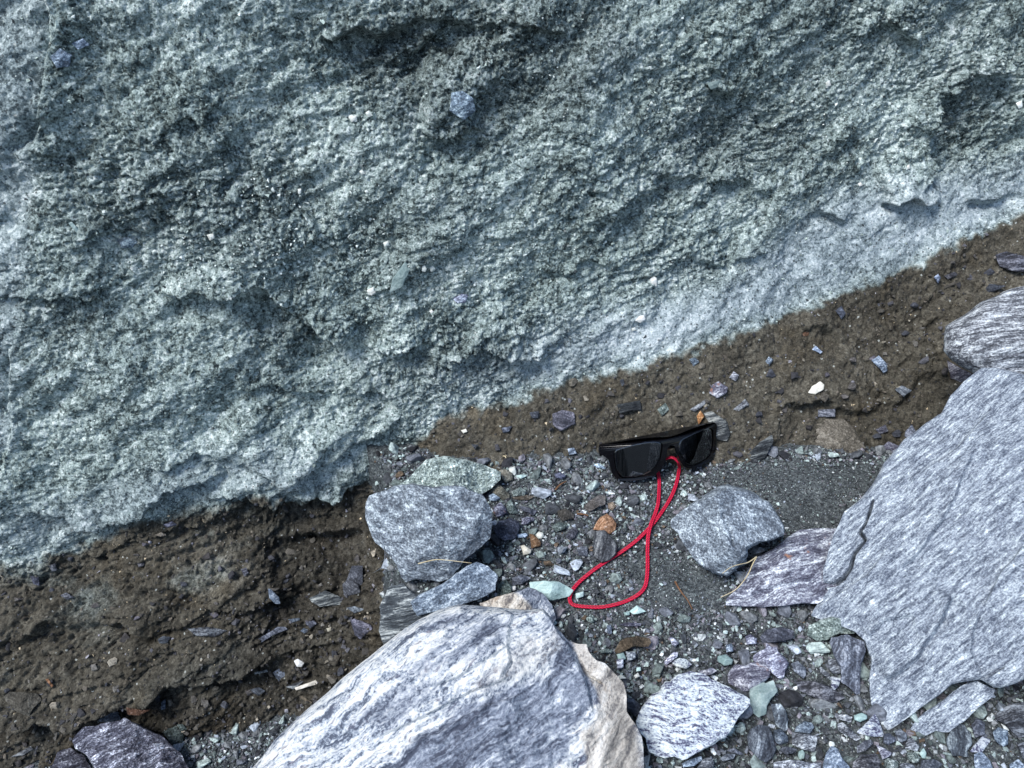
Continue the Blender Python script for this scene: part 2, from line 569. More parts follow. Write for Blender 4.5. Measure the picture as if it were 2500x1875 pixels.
# right: thin soft transition
soft = sstep(-60, 30, dB + 30 * wob)
rgt = sstep(1000, 1400, PX)
brown = brown * (1 - rgt) + rgt * sstep(-8, 16, dB + 14 * wob2)
# smooth silt band
silt = np.exp(-((dB + 70) / 75) ** 2) * sstep(900, 1500, PX) + .9 * np.exp(-((dB + 60) / 60) ** 2) * (1 - sstep(700, 1000, PX)) * .6
silt = np.maximum(silt, soft_in(PXw, PYw, [(2050, 470), (2250, 440), (2500, 400), (2600, 400), (2600, 500), (2300, 590), (1900, 740), (1600, 830), (1650, 760), (1850, 620)], 60) * .95)
silt = np.clip(silt, 0, 1) * (1 - brown)
# left flank turned to the light: its brightness painted in with the silt tone
lit_flank = sstep(125, 70, PXw + (PYw - 300) * .08) * (PY < 1100)
silt = np.maximum(silt, lit_flank * .55)

dark_patch = np.clip(fbm(P0 * 7, 3, 80) * 1.5 + .1, 0, 1) * .6  # darker patches multiplied into the bank colour
dark_patch = np.maximum(dark_patch, soft_in(PXw, PYw, [(820, 60), (1120, -20), (1500, -20), (1560, 130), (1400, 280), (1180, 340), (1000, 330), (880, 220)], 70) * .75)
dark_patch = np.maximum(dark_patch, soft_in(PXw, PYw, [(1000, 860), (1200, 800), (1330, 830), (1300, 930), (1050, 1000), (900, 1020), (820, 940)], 60) * .6)
dark_patch = np.maximum(dark_patch, soft_in(PXw, PYw, [(1700, 230), (1880, 250), (1990, 360), (1850, 450), (1600, 480), (1560, 380)], 60) * .5)
dark_patch = np.maximum(dark_patch, soft_in(PXw, PYw, [(300, 380), (700, 330), (760, 520), (560, 640), (200, 640), (120, 500)], 90) * .45)
dark_patch = np.maximum(dark_patch, 0)
dark_patch = dark_patch * (1 - .9 * silt) * (1 - .5 * brown)
dark_patch = np.maximum(dark_patch, brown * soft_in(PXw, PYw, [(600, 1290), (900, 1240), (960, 1500), (900, 1700), (650, 1800), (100, 1900), (-300, 1900), (0, 1740), (300, 1700), (560, 1560), (640, 1420)], 60) * .8)

# --- displacement outward (metres)
# broad bulges and hollows running up to the right
dg = np.radians(38)
Pd = np.stack([(X * np.cos(dg) + Z * np.sin(dg)) * .45, Yb * .5, -X * np.sin(dg) + Z * np.cos(dg)], 1)
disp = fbm(Pd * 13, 3, 1) * .022 + fbm(P0 * 6, 2, 2) * .010
disp += .008 * fbm(Pd * 34, 3, 5)
S = np.array([.9, 1.0, 1.5])
crumb = np.zeros(len(X))
for cx, cy, rx, ry, a_ in ((960, 160, 220, 150, 1), (1200, 110, 160, 140, 1), (1120, 330, 130, 90, .8), (1150, 860, 260, 110, 1), (450, 480, 330, 150, .8), (1720, 250, 130, 170, 1), (1880, 300, 170, 150, .7), (2380, 260, 160, 170, 1),
                           (800, 820, 150, 60, .8), (120, 700, 170, 60, .8), (2150, 60, 180, 90, .8), (1550, 480, 150, 120, .6), (700, 600, 260, 110, .6), (1640, 640, 160, 90, .6), (330, 300, 130, 90, .4)):
    crumb = np.maximum(crumb, a_ * np.exp(-((PXw - cx) / rx) ** 2 - ((PYw - cy) / ry) ** 2))
crumb = np.clip(crumb + .35 * fbm(P0 * 11, 3, 88) , 0, 1)
zone = .50 + .85 * crumb
rough_m = np.where(brown > .5, 1.0, zone) * np.clip(1 - .5 * silt - brown * np.where(PX < 1000, -.15, .30), .3, 1.15)
lump = fbm(P0 * 42 * S, 3, 9, ridged=True)
disp += .0030 * lump * rough_m * (.6 + .8 * sstep(-.2, .4, fbm(P0 * 8, 2, 90)))
# flaky bedding: little overhanging steps along tilted, warped layers, only in patches
for per, amp, sd, wf, thr in ((.026, .0050, 21, .034, .05), (.012, .0036, 31, .018, -.05), (.006, .0020, 41, .010, -.1)):
    tilt = np.radians(16)
    s = (Z * np.cos(tilt) - X * np.sin(tilt)) + wf * fbm(P0 * (.30 / per) * np.array([.6, 1, 1]), 3, sd) + .02 * fbm(P0 * 7, 2, sd + 9)
    fr = (s / per) % 1.0
    saw = 1 - np.where(fr < .85, fr / .85, (1 - fr) / .15)
    m = sstep(thr, thr + .35, fbm(P0 * (.16 / per), 2, sd + 3) + .25 * brown * (PX < 1000))
    disp += amp * (saw - .5) * m * rough_m
# crumbs and pits
disp += .0026 * fbm(P0 * 95, 2, 13, ridged=True) * rough_m
disp += .0026 * fbm(P0 * 210, 2, 15, ridged=True) * rough_m
disp += .0016 * fbm(P0 * 420, 1, 17) * np.clip(rough_m + .2, 0, 1)
# crevices: thin dark joints round crumbs
Sb = np.array([.75, 1.0, 1.5])
for fq, w, dep, sd in ((34, .040, .0060, 301), (75, .06, .0036, 311), (150, .09, .0028, 321), (280, .12, .0020, 331)):
    q = P0 * fq * Sb + .5 * fbm(P0 * fq * .8, 1, sd + 5)[:, None]
    c = np.abs(fbm(q, 2, sd))
    disp -= dep * np.exp(-(c / w) ** 2) * rough_m * (.6 + .7 * crumb) * sstep(-.35, .15, fbm(P0 * fq * .25, 1, sd + 7))
hol = np.clip(fbm(P0 * 70, 2, 19) - .20, 0, 1)
disp -= .016 * hol * rough_m

def ledge(pts, amp, up=70, dn=60, w=7, wfull=True):
    d, al = poly_dist(PXw if wfull else PX, PYw if wfull else PY, pts)
    fade = sstep(0, .12, al) * (1 - sstep(.88, 1, al))
    st = 1 - sstep(-w, w, d)
    brk = .45 + .9 * sstep(-.3, .35, fbm(P0[:, [0, 2, 1]] * 16, 2, int(abs(pts[0][0])) % 50 + 120))
    return 1.15 * brk * amp * fade * (st * np.exp(-np.clip(-d, 0, None) / up) - .8 * (1 - st) * np.exp(-np.clip(d, 0, None) / dn))
LEDGES = [
    ([(770, 110), (860, 80), (960, 70), (1080, 50), (1125, 0)], .012, 60, 60),
    ([(780, 190), (850, 170), (1000, 140), (1100, 60)], .006, 40, 60),
    ([(1030, 330), (1100, 332), (1170, 305)], .020, 90, 50),
    ([(1080, 50), (1250, 60), (1400, 90)], .008, 30, 50),
    ([(-50, 745), (60, 715), (160, 712), (260, 740)], .009, 60, 60),
    ([(380, 720), (520, 715), (620, 690), (690, 740), (780, 810), (900, 840)], .015, 90, 60),
    ([(840, 860), (960, 850), (1060, 830)], .008, 60, 40),
    ([(1090, 880), (1150, 850), (1260, 862), (1340, 880)], .011, 50, 50),
    ([(560, 960), (640, 940), (760, 960), (900, 950), (1000, 1000)], .006, 60, 60),
    ([(330, 1150), (480, 1120), (680, 1160), (850, 1110), (1000, 1010)], .008, 70, 50),
    ([(60, 1250), (250, 1290), (340, 1240), (420, 1190), (560, 1150)], .010, 60, 50),
    ([(540, 1215), (580, 1200), (650, 1235), (760, 1225), (900, 1180)], .014, 60, 50),
    ([(20, 380), (90, 350), (110, 220), (125, 90), (110, -60)], -.010, 60, 80),
    ([(-40, 1280), (20, 1100), (30, 950), (40, 820)], -.008, 60, 60),
    ([(2230, 470), (2270, 420), (2270, 330), (2290, 250), (2380, 190), (2500, 160)], .014, 120, 80),
    ([(2150, 485), (2210, 470), (2250, 495), (2300, 490)], .016, 50, 35),
    ([(2360, 500), (2440, 485), (2510, 470)], .008, 40, 30),
    ([(1980, 525), (2030, 520), (2070, 540)], .008, 40, 25),
    ([(1600, 430), (1700, 430), (1780, 440), (1900, 470)], .008, 60, 60),
    ([(1480, 560), (1560, 480), (1640, 450)], .006, 50, 50),
    ([(1760, 180), (1720, 150), (1690, 110)], -.008, 50, 50),
    ([(1720, 205), (1750, 225), (1790, 215)], .010, 30, 30),
    ([(2150, 60), (2200, 90), (2250, 130)], .008, 60, 40),
    ([(1650, 640), (1760, 640), (1880, 620)], .006, 60, 60),
    ([(1330, 690), (1420, 640), (1500, 650)], .006, 60, 60),
    ([(640, 420), (720, 500), (790, 560)], -.006, 80, 80),
    ([(430, 290), (470, 280), (500, 300)], .010, 40, 30),
    ([(200, 600), (300, 560), (420, 540)], .005, 50, 50),
    # lower left, brown
    ([(-50, 1600), (120, 1530), (300, 1530), (420, 1560)], .010, 60, 50),
    ([(-60, 1790), (100, 1740), (200, 1755), (290, 1725), (420, 1660), (560, 1640), (700, 1600)], .022, 90, 70),
    ([(480, 1480), (600, 1500), (720, 1450), (850, 1420)], .010, 60, 50),
    ([(640, 1330), (760, 1300), (900, 1300)], .012, 50, 70),
    ([(820, 1180), (900, 1280), (960, 1400)], -.010, 60, 60),
    # right, brown
    ([(1890, 1000), (2000, 985), (2100, 1010), (2240, 960)], .010, 50, 50),
    ([(1950, 810), (2010, 800), (2060, 845)], .006, 30, 30),
    ([(2200, 830), (2260, 790), (2290, 870), (2320, 930)], -.010, 30, 50),
]
for L in LEDGES:
    disp += ledge(*L)
# bulges / hollows
for cx, cy, r, a in ((1100, 260, 85, .014), (1010, 100, 110, -.016), (1450, 250, 160, .008), (1780, 380, 150, -.012), (2380, 330, 110, -.018),
                     (650, 560, 130, .008), (300, 480, 180, -.006), (1180, 900, 120, -.010), (770, 1330, 110, -.014), (880, 1380, 70, -.02),
                     (1850, 700, 160, .006), (2050, 1040, 110, .006)):
    disp += a * np.exp(-(((PX - cx) / r) ** 2 + ((PY - cy) / r) ** 2))
P = P0 + N0 * disp[:, None]
# lips droop a little
P[:, 2] -= np.clip(disp - .004, 0, None) * .35
# grooves of dried mud cracks on the right
crk = np.abs(fbm(P0 * 38, 2, 101))
crk = np.exp(-(crk / .035) ** 2) * soft_in(PX, PY, [(2050, 760), (2500, 560), (2500, 700), (2300, 800), (2300, 920), (2150, 900)], 40)
P -= N0 * (.003 * crk)[:, None]
BANK_P = P
mask = np.stack([brown, silt, np.clip(dark_patch, 0, 1), np.ones_like(brown)], 1)
ii = (np.arange(nz - 1)[:, None] * nx + np.arange(nx - 1)[None]).ravel()
Fq = np.stack([ii, ii + 1, ii + nx + 1, ii + nx], 1)
bank = add('earth_bank', make_mesh('earth_bank', P, Fq, MAT['bank'], True, {'mask': mask}), kind='structure',
           label='steep bank of grey green till above a dark brown gravelly layer')
BANK_N = grid_normals(P, nx, nz)

# --- ground sheet
GX = axis(-.60, .66, 420, -60, 60, 40)
GY = axis(.22, .86, 250, -60, 60, 40)
gx, gy = np.meshgrid(GX, GY)
gx, gy = gx.ravel(), gy.ravel()
gz = G(gx, gy)
gp = np.stack([gx, gy, gz], 1)
gz = gz + .003 * fbm(gp * 30, 3, 200) + .0012 * fbm(gp * 200, 2, 210)
GP = np.stack([gx, gy, gz], 1)
ng = len(GX)
ii = (np.arange(len(GY) - 1)[:, None] * ng + np.arange(ng - 1)[None]).ravel()
ground = add('ground', make_mesh('ground', GP, np.stack([ii, ii + 1, ii + ng + 1, ii + ng], 1), MAT['ground'], True), kind='structure',
             label='dark grit and sand bench at the foot of the bank')

# --- depth lookups: what surface the camera sees at a photo pixel
CELL = 6
def zbuffer(P, Nn):
    px, py, w = project(P)
    ok = (w > .1) & (px > -300) & (px < 2800) & (py > -300) & (py < 2300)
    idx = np.nonzero(ok)[0]
    cx = ((px[idx] + 300) // CELL).astype(int); cy = ((py[idx] + 300) // CELL).astype(int)
    W = 3200 // CELL
    key = cy * W + cx
    o = np.argsort(-w[idx])
    buf = {}
    arr = np.full(W * W, -1, np.int64)
    arr[key[o]] = idx[o]
    return arr, W
_bb, _W = zbuffer(BANK_P, BANK_N)
def bank_at(px, py):
    cx, cy = int((px + 300) // CELL), int((py + 300) // CELL)
    for r in range(0, 12):
        for dy in range(-r, r + 1):
            for dx in range(-r, r + 1):
                if max(abs(dx), abs(dy)) == r:
                    k = _bb[(cy + dy) * _W + cx + dx]
                    if k >= 0:
                        return BANK_P[k], norm(N0[k])
    return None
def ground_at(px, py):
    r = ray(px, py)
    t = .3
    for _ in range(400):
        p = CAM + r * t
        if p[2] < float(G(p[0], p[1])):
            break
        t += .004
    for _ in range(6):
        t2 = t - .002
        p = CAM + r * t2
        if p[2] < float(G(p[0], p[1])):
            t = t2
    return CAM + r * t, norm((0.0, -.15, 1))
def seen_at(px, py):
    a = bank_at(px, py); b = ground_at(px, py)
    if a is None:
        return b[0], b[1], 'ground'
    if np.linalg.norm(a[0] - CAM) < np.linalg.norm(b[0] - CAM):
        return a[0], a[1], 'bank'
    return b[0], b[1], 'ground'

# ------------------------------------------------------------------ traced stones
def zoom(x0, y0, s, pts):
    return [(x0 + a / s, y0 + b / s) for a, b in pts]

def resample(poly, n):
    p = np.asarray(poly, float)
    q = np.vstack([p, p[:1]])
    L = np.r_[0, np.cumsum(np.linalg.norm(np.diff(q, axis=0), axis=1))]
    t = np.linspace(0, L[-1], n, endpoint=False)
    return np.stack([np.interp(t, L, q[:, 0]), np.interp(t, L, q[:, 1])], 1)

_sd = [0]
USED = []            # outlines of placed stones, for labels and to keep gravel out from under them
def stone(name, label, poly, mat, where='ground', tint=(1, 1, 1), T=.45, flat=4, back=.6, k=.5, point=None, normal=None, facets=None, nf=6,
          n=None, m=None, rough=.05, streak=None, steps=(), grooves=(), masks=None, parent=None, cat='stone', group=None, lift=0.0, seed=None,
          slope=.55, sink=0.0, maxout=0):
    _sd[0] += 1
    lum = sum(tint) / 3
    tint = tuple(lum + (c - lum) * (.42 if mat not in ('rusty', 'buff') else .9) for c in tint)
    sd = seed if seed is not None else _sd[0] * 7
    r_ = np.random.default_rng(1000 + sd)
    poly = np.asarray(poly, float)
    ext = np.ptp(poly, axis=0).max()
    if n is None:
        n = int(np.clip(ext * .9, 22, 260))
        m = int(np.clip(ext * .16, 4, 50))
    cpx = poly.mean(0)
    # centroid
    x, y = poly[:, 0], poly[:, 1]
    x1, y1 = np.roll(x, -1), np.roll(y, -1)
    cr = x * y1 - x1 * y
    A = cr.sum() / 2
    cpx = np.array([((x + x1) * cr).sum(), ((y + y1) * cr).sum()]) / (6 * A)
    if A > 0:
        poly = poly[::-1]
    # plane
    if point is None:
        if where == 'bank':
            pt, nn = bank_at(*cpx)
            nn = norm(nn * .6 - norm(ray(*cpx)) * .5)
            rad0 = np.ptp(poly, axis=0).max() / 2 / FPX * .85
            point = pt + nn * (lift + rad0 * .16)
            normal = nn if normal is None else norm(normal)
        else:
            bot = poly[np.argmax(poly[:, 1])]
            pt, nn = ground_at(*bot)
            nn = norm(nn * k - norm(ray(*cpx)) * (1 - k))
            normal = nn if normal is None else norm(normal)
            point = pt + np.array([0, 0, 1.0]) * lift
    normal = norm(normal)
    def unproj(px, py):
        rr = FW[None] + ((px - 1250) / FPX)[:, None] * RT - ((py - 937.5) / FPX)[:, None] * UP
        t = ((point - CAM) @ normal) / (rr @ normal)
        return CAM + rr * t[:, None]
    e1 = norm(RT - normal * (RT @ normal))
    e2 = np.cross(normal, e1)
    org = unproj(np.array([cpx[0]]), np.array([cpx[1]]))[0]
    op = resample(poly, n)
    # small roughness of the outline
    nz3 = np.stack([op[:, 0], op[:, 1], np.full(n, sd * 3.7)], 1)
    dirs = op - cpx
    rad = np.linalg.norm(dirs, axis=1)[:, None]
    op = op + dirs / rad * (fbm(nz3 / (ext * .09 + 6), 3, sd)[:, None] * min(ext * .016 + .6, 5.0))
    W = unproj(op[:, 0], op[:, 1]) - org
    uo, vo = W @ e1, W @ e2
    R = np.sqrt(np.abs(np.sum(uo * np.roll(vo, -1) - vo * np.roll(uo, -1)) / 2) / math.pi)
    vdir = norm(-ray(*cpx))
    vl = np.array([vdir @ e1, vdir @ e2, vdir @ normal])
    vl = vl / vl[2]
    fr = 1 - (1 - np.linspace(0, 1, m + 1)[1:]) ** 1.35
    mb = max(3, m // 2)
    br_ = (1 - (np.linspace(0, 1, mb + 1)[1:])) ** .8
    if facets is None:
        facets = []
        for q in range(nf):
            a = 2 * math.pi * (q + r_.uniform(-.3, .3)) / nf
            facets.append((math.cos(a), math.sin(a), r_.uniform(.3, 1.1) * slope * 1.4, r_.uniform(.75, 1.15)))
    def height(u, v, rr):
        h = T * R * np.power(np.clip(1 - rr ** flat, 0, 1), .5)
        for fx, fy, sl, off in facets:
            sl = min(sl, .92 * T * off)
            h = np.minimum(h, T * R * off - sl * (u * fx + v * fy))
        return np.maximum(h, T * R * .04 * np.sqrt(np.clip(1 - rr ** 8, 0, 1)))
    rings = []
    rr_all = []
    for q in fr:
        rings.append((uo * q, vo * q)); rr_all.append(np.full(n, q))
    U = np.concatenate([[0.0]] + [a for a, b in rings]); V = np.concatenate([[0.0]] + [b for a, b in rings])
    RR = np.concatenate([[0.0]] + rr_all)
    H = height(U, V, RR)
    # back
    Ub, Vb, Hb = [], [], []
    for q in br_[:-1]:
        Ub.append(uo * q); Vb.append(vo * q)
        Hb.append(-back * R * np.sqrt(np.clip(1 - q ** 2.5, 0, 1)) * np.ones(n))
    Ub.append([0.0]); Vb.append([0.0]); Hb.append([-back * R])
    nfv = len(U)
    Lc = np.stack([np.r_[U, np.concatenate(Ub)], np.r_[V, np.concatenate(Vb)], np.r_[H, np.concatenate(Hb)]], 1)
    Lc[:, :2] += Lc[:, 2:3] * vl[None, :2]
    # relief
    s0 = R * 2
    q = Lc / s0 + sd
    rel = fbm(q * 2.2, 4, sd) * rough * 1.1 + fbm(q * 9, 3, sd + 4, ridged=True) * rough * .32 + rough * .2 * fbm(q * 30, 2, sd + 8)
    if streak is not None:
        a = math.radians(streak[0])
        al, ac = Lc[:, 0] * math.cos(a) + Lc[:, 1] * math.sin(a), -Lc[:, 0] * math.sin(a) + Lc[:, 1] * math.cos(a)
        sp = np.stack([al / streak[1] / streak[2], ac / streak[1] + .8 * fbm(q * 3, 2, sd + 30), Lc[:, 2] / streak[1] * .5], 1)
        rel = rel + streak[3] / s0 * fbm(sp, 3, sd + 12, ridged=True)
    edge = np.r_[np.clip((1 - RR) * 6, .12, 1), np.full(len(Lc) - nfv, .5)]
    nl = np.zeros_like(Lc); nl[:, 2] = 1
    Wp = org + Lc[:, :1] * e1 + Lc[:, 1:2] * e2 + Lc[:, 2:3] * normal
    px, py, _ = project(Wp)
    d3 = rel * s0 * edge
    front = np.r_[np.ones(nfv), np.zeros(len(Lc) - nfv)]
    wv = fbm(q * 10, 2, sd + 40) * 5
    for pts, amp, up, dn in steps:
        d, al = poly_dist(px + wv, py + wv, pts)
        fade = sstep(0, .08, al) * (1 - sstep(.92, 1, al))
        st = 1 - sstep(-3.5, 3.5, d)
        d3 = d3 + front * amp * fade * (st * np.exp(-np.clip(-d, 0, None) / up) - (1 - st) * np.exp(-np.clip(d, 0, None) / dn))
    for pts, w, dep in grooves:
        d, al = poly_dist(px + wv * .6, py + wv * .6, pts)
        d3 = d3 - front * dep * np.exp(-(d / (w * (1.35 - .8 * al))) ** 2) * sstep(0, .1, al)
    Lc = Lc + nl * (d3 * np.r_[np.ones(nfv), -np.ones(len(Lc) - nfv)])[:, None]
    Lc[:, 2] -= sink
    # faces
    F = []
    idx = lambda ring, i: 1 + ring * n + (i % n)
    i = np.arange(n)
    tri = np.stack([np.zeros(n, int), 1 + i, 1 + (i + 1) % n, np.zeros(n, int)], 1)
    quads = []
    for a in range(m - 1):
        b0, b1 = 1 + a * n, 1 + (a + 1) * n
        quads.append(np.stack([b0 + i, b1 + i, b1 + (i + 1) % n, b0 + (i + 1) % n], 1))
    last = 1 + (m - 1) * n
    pos = nfv
    for a in range(mb - 1):
        quads.append(np.stack([last + i, pos + i, pos + (i + 1) % n, last + (i + 1) % n], 1))
        last = pos; pos += n
    tri2 = np.stack([last + i, np.full(n, pos), last + (i + 1) % n], 1)
    me = bpy.data.meshes.new(name)
    faces = [tuple(t[:3]) for t in tri.tolist()] + [tuple(t) for t in np.concatenate(quads).tolist()] + [tuple(t) for t in tri2.tolist()]
    me.from_pydata(Lc.tolist(), [], faces)
    # orientation check
    me.update()
    f0 = me.polygons[0].normal
    if f0.z < 0:
        me.flip_normals()
    me.polygons.foreach_set('use_smooth', np.ones(len(faces), bool))
    if masks is not None:
        cols = masks(px, py, wv, Lc)
        a = me.attributes.new('mask', 'FLOAT_COLOR', 'POINT')
        a.data.foreach_set('color', np.ascontiguousarray(cols, np.float32).ravel())
    me.materials.append(MAT[mat])
    if ext > 60:
        try:
            me.set_sharp_from_angle(angle=math.radians(38))
        except Exception:
            pass
    o = add(name, me, parent, label, None if parent else cat, group, None, tint)
    Mx = Matrix(((e1[0], e2[0], normal[0], org[0]), (e1[1], e2[1], normal[1], org[1]), (e1[2], e2[2], normal[2], org[2]), (0, 0, 0, 1)))
    o.matrix_world = Mx
    if parent is None:
        USED.append((np.asarray(poly), ext, org))
    return o

# ---- the big boulders
def band_masks(px, py, wv, Lc):
    w = wv * 4
    x, y = px + w, py + w
    blue = soft_in(x, y, [(1440, 1570), (1470, 1700), (1400, 1790), (1340, 1900), (900, 2000), (1000, 1830), (1120, 1740), (1210, 1690), (1330, 1640), (1370, 1590)], 12)
    blue = np.maximum(blue, .8 * soft_in(x, y, [(1030, 1600), (1130, 1540), (1250, 1510), (1240, 1560), (1120, 1620), (1000, 1650)], 14))
    blue = np.maximum(blue, .7 * soft_in(x, y, [(1060, 1500), (1180, 1500), (1240, 1520), (1150, 1530), (1040, 1545)], 10))
    blue = np.maximum(blue, .7 * soft_in(x, y, [(880, 1760), (960, 1690), (1100, 1650), (1060, 1700), (960, 1780)], 14))
    blue = np.maximum(blue, .85 * soft_in(x, y, [(1340, 1490), (1400, 1540), (1440, 1600), (1400, 1600), (1350, 1550), (1320, 1510)], 10))
    cream = soft_in(x, y, [(1400, 1560), (1440, 1560), (1470, 1620), (1540, 1660), (1560, 1800), (1560, 2100), (1380, 2100), (1430, 1800), (1470, 1720), (1430, 1640)], 7) * .9
    cream = np.maximum(cream, .30 * soft_in(x, y, [(1290, 1560), (1360, 1530), (1370, 1590), (1290, 1640), (1150, 1700), (1160, 1660)], 14))
    dark = soft_in(x, y, [(1500, 1690), (1530, 1720), (1570, 1820), (1600, 2100), (1450, 2100), (1480, 1870), (1500, 1780)], 18) * .9
    dark = np.maximum(dark, soft_in(x, y, [(1480, 1640), (1540, 1650), (1540, 1700), (1500, 1690)], 8) * .7)
    return np.stack([blue, cream, dark, np.ones_like(blue)], 1)

z4 = lambda pts: zoom(600, 1400, 2.212, pts)
z7 = lambda pts: zoom(1250, 1450, 4.424, pts)
big_poly = z4([(-260, 1480), (-120, 1250), (40, 1050), (160, 900), (330, 740), (500, 590), (700, 430), (820, 330), (940, 250), (1040, 200), (1150, 172), (1290, 180), (1420, 192), (1530, 200)]) + \
    z7([(330, 170), (410, 250), (470, 370), (600, 500), (690, 540), (800, 545), (815, 620), (900, 720), (1000, 750), (1080, 830), (1200, 960), (1230, 1080), (1240, 1280), (1330, 1400), (1400, 1540), (1420, 1659), (1440, 2300), (200, 3100)])
pt = CAM + ray(1290, 1490) * .69
stone('boulder', 'largest foreground boulder with white and blue bands and a cream rim at bottom centre', big_poly, 'banded', point=pt, normal=(-.12, -.50, .86),
      T=.30, flat=7, back=.85, n=520, m=170, rough=.04, streak=(35, .006, 9, .0018), seed=3,
      facets=[(.93, -.2, .95, 1.72), (.2, .98, .35, 1.7), (-.7, .7, .4, 1.85), (.98, .1, .35, 1.28)],
      steps=[(z7([(450, 200), (500, 420), (690, 640), (780, 880), (830, 1100), (900, 1300)]), -.004, 60, 40),
             (z4([(1440, 190), (1420, 400), (1440, 480), (1380, 560)]), -.002, 40, 30),
             (z4([(930, 270), (880, 430), (800, 560), (760, 600)]), .0016, 40, 30),
             (z4([(700, 900), (1000, 760), (1220, 640), (1440, 560)]), .002, 40, 30),
             (z4([(820, 950), (1050, 860), (1280, 720), (1500, 650)]), -.002, 40, 30),
             (z4([(1000, 620), (1150, 560), (1420, 390)]), .002, 30, 30)],
      grooves=[(z7([(620, 560), (700, 700), (790, 850), (860, 900), (960, 960)]), 5, .006)], masks=band_masks)

rb_poly = [(2397, 898), (2430, 896), (2500, 914), (2640, 950), (2860, 1040), (2900, 1400), (2820, 1640), (2600, 1650), (2500, 1658), (2475, 1670), (2443, 1681), (2425, 1679),
           (2393, 1660), (2350, 1665), (2323, 1672), (2294, 1697), (2249, 1726), (2217, 1751), (2181, 1776), (2163, 1785), (2145, 1753), (2127, 1721), (2122, 1658), (2127, 1608),
           (2113, 1566), (2088, 1543), (2040, 1525), (1980, 1503), (1994, 1475), (2021, 1441), (2010, 1423), (2010, 1387), (2021, 1344), (2041, 1295), (2053, 1272), (2060, 1249),
           (2103, 1215), (2130, 1186), (2148, 1150), (2157, 1130), (2210, 1073), (2259, 1032), (2300, 1008), (2320, 967), (2353, 931)]
pt = CAM + ray(2163, 1785) * .685
stone('boulder', 'largest boulder on the right with a pale blue grey speckled face and a black crack', rb_poly, 'granular_blue', point=pt, normal=(-.463, -.347, .815),
      T=.10, flat=9, back=.8, n=640, m=230, rough=.022, streak=(32, .0045, 3, .0008), seed=8,
      facets=[(-1, .1, .18, 1.75), (-.3, -.95, .12, 1.5), (-.5, .85, .22, 1.9)],
      steps=[([(2155, 1665), (2200, 1638), (2240, 1600), (2270, 1560), (2300, 1510), (2330, 1450)], .006, 60, 40),
             ([(2190, 1400), (2260, 1330), (2330, 1220), (2380, 1100)], .003, 50, 50), ([(2400, 1480), (2440, 1400), (2500, 1330)], -.003, 50, 50),
             ([(2120, 1560), (2160, 1520), (2230, 1500)], .003, 40, 40), ([(2250, 1150), (2330, 1100), (2420, 1000)], -.002, 60, 40),
             ([(2400, 1655), (2372, 1590), (2375, 1540), (2392, 1500)], .003, 60, 30),
             ([(1990, 1490), (2040, 1450), (2120, 1410), (2160, 1350)], -.003, 30, 60)],
      grooves=[([(2000, 1424), (2035, 1424), (2060, 1410), (2078, 1385), (2086, 1352), (2113, 1318), (2100, 1300), (2116, 1272), (2128, 1240), (2132, 1225)], 2.6, .034),
               ([(2393, 1658), (2420, 1645), (2450, 1630)], 3, .004)])
pt = CAM + ray(2400, 830) * .83
stone('boulder', 'rounded boulder with pale and charcoal streaks above the large right boulder',
      zoom(1900, 500, 3.687, [(2300, 690), (2212, 730), (2110, 750), (2000, 800), (1820, 880), (1660, 1000), (1510, 1090), (1495, 1200), (1490, 1310), (1560, 1400), (1760, 1520), (1900, 1640), (2300, 1800), (3200, 1800), (3300, 1200), (3000, 700), (2600, 600)]),
      'streaked', point=pt, normal=(-.25, -.70, .67), T=.55, flat=2.6, back=.8, facets=[(0, -1, .9, 1.0), (0, 1, .5, 1.0)], n=260, m=60, rough=.03, streak=(6, .006, 8, .0016), seed=12)

z2 = lambda pts: zoom(850, 1050, 3.687, pts)
stone('stone', 'pale green crumbly clod between the bank and the grey stone at the pocket edge',
      z2([(460, 490), (560, 420), (640, 330), (700, 270), (850, 230), (1010, 255), (1150, 290), (1270, 330), (1380, 380), (1370, 450), (1290, 530), (1150, 600), (900, 620), (600, 600)]),
      'crumbly_green', T=.6, flat=2.2, back=.6, k=.6, rough=.17, seed=15, lift=.016, n=200, m=50, tint=(1.7, 1.7, 1.7))
stone('stone', 'grey angular stone overhanging the dark hollow left of the red cord',
      z2([(190, 590), (330, 545), (480, 490), (620, 490), (760, 515), (900, 500), (1030, 500), (1090, 540), (1210, 580), (1270, 680), (1300, 770), (1280, 960), (1200, 1040), (1100, 1120), (1040, 1170), (1000, 1240), (930, 1320), (820, 1360), (720, 1350), (600, 1340), (520, 1370), (480, 1330), (440, 1230), (360, 1110), (240, 1010), (190, 900), (150, 760), (160, 680)]),
      'grey_plain', T=1.0, flat=4, back=.9, point=CAM + ray(990, 1420) * .785, normal=(-.12, -.72, .68), seed=21, n=260, m=60, rough=.06, tint=(1.1, 1.12, 1.16),
      facets=[(-.98, -.2, 1.15, .52), (.55, .3, .55, .60), (.1, -1, .95, .72), (.6, -.8, .8, .85), (-.2, 1, .5, .95), (1, -.1, .9, 1.1)],
      steps=[(z2([(480, 520), (560, 700), (600, 900), (610, 1060), (600, 1200)]), .003, 50, 60)],
      grooves=[(z2([(200, 880), (320, 880), (380, 940)]), 2.5, .003), (z2([(500, 900), (560, 980), (605, 1040)]), 2.5, .003)])
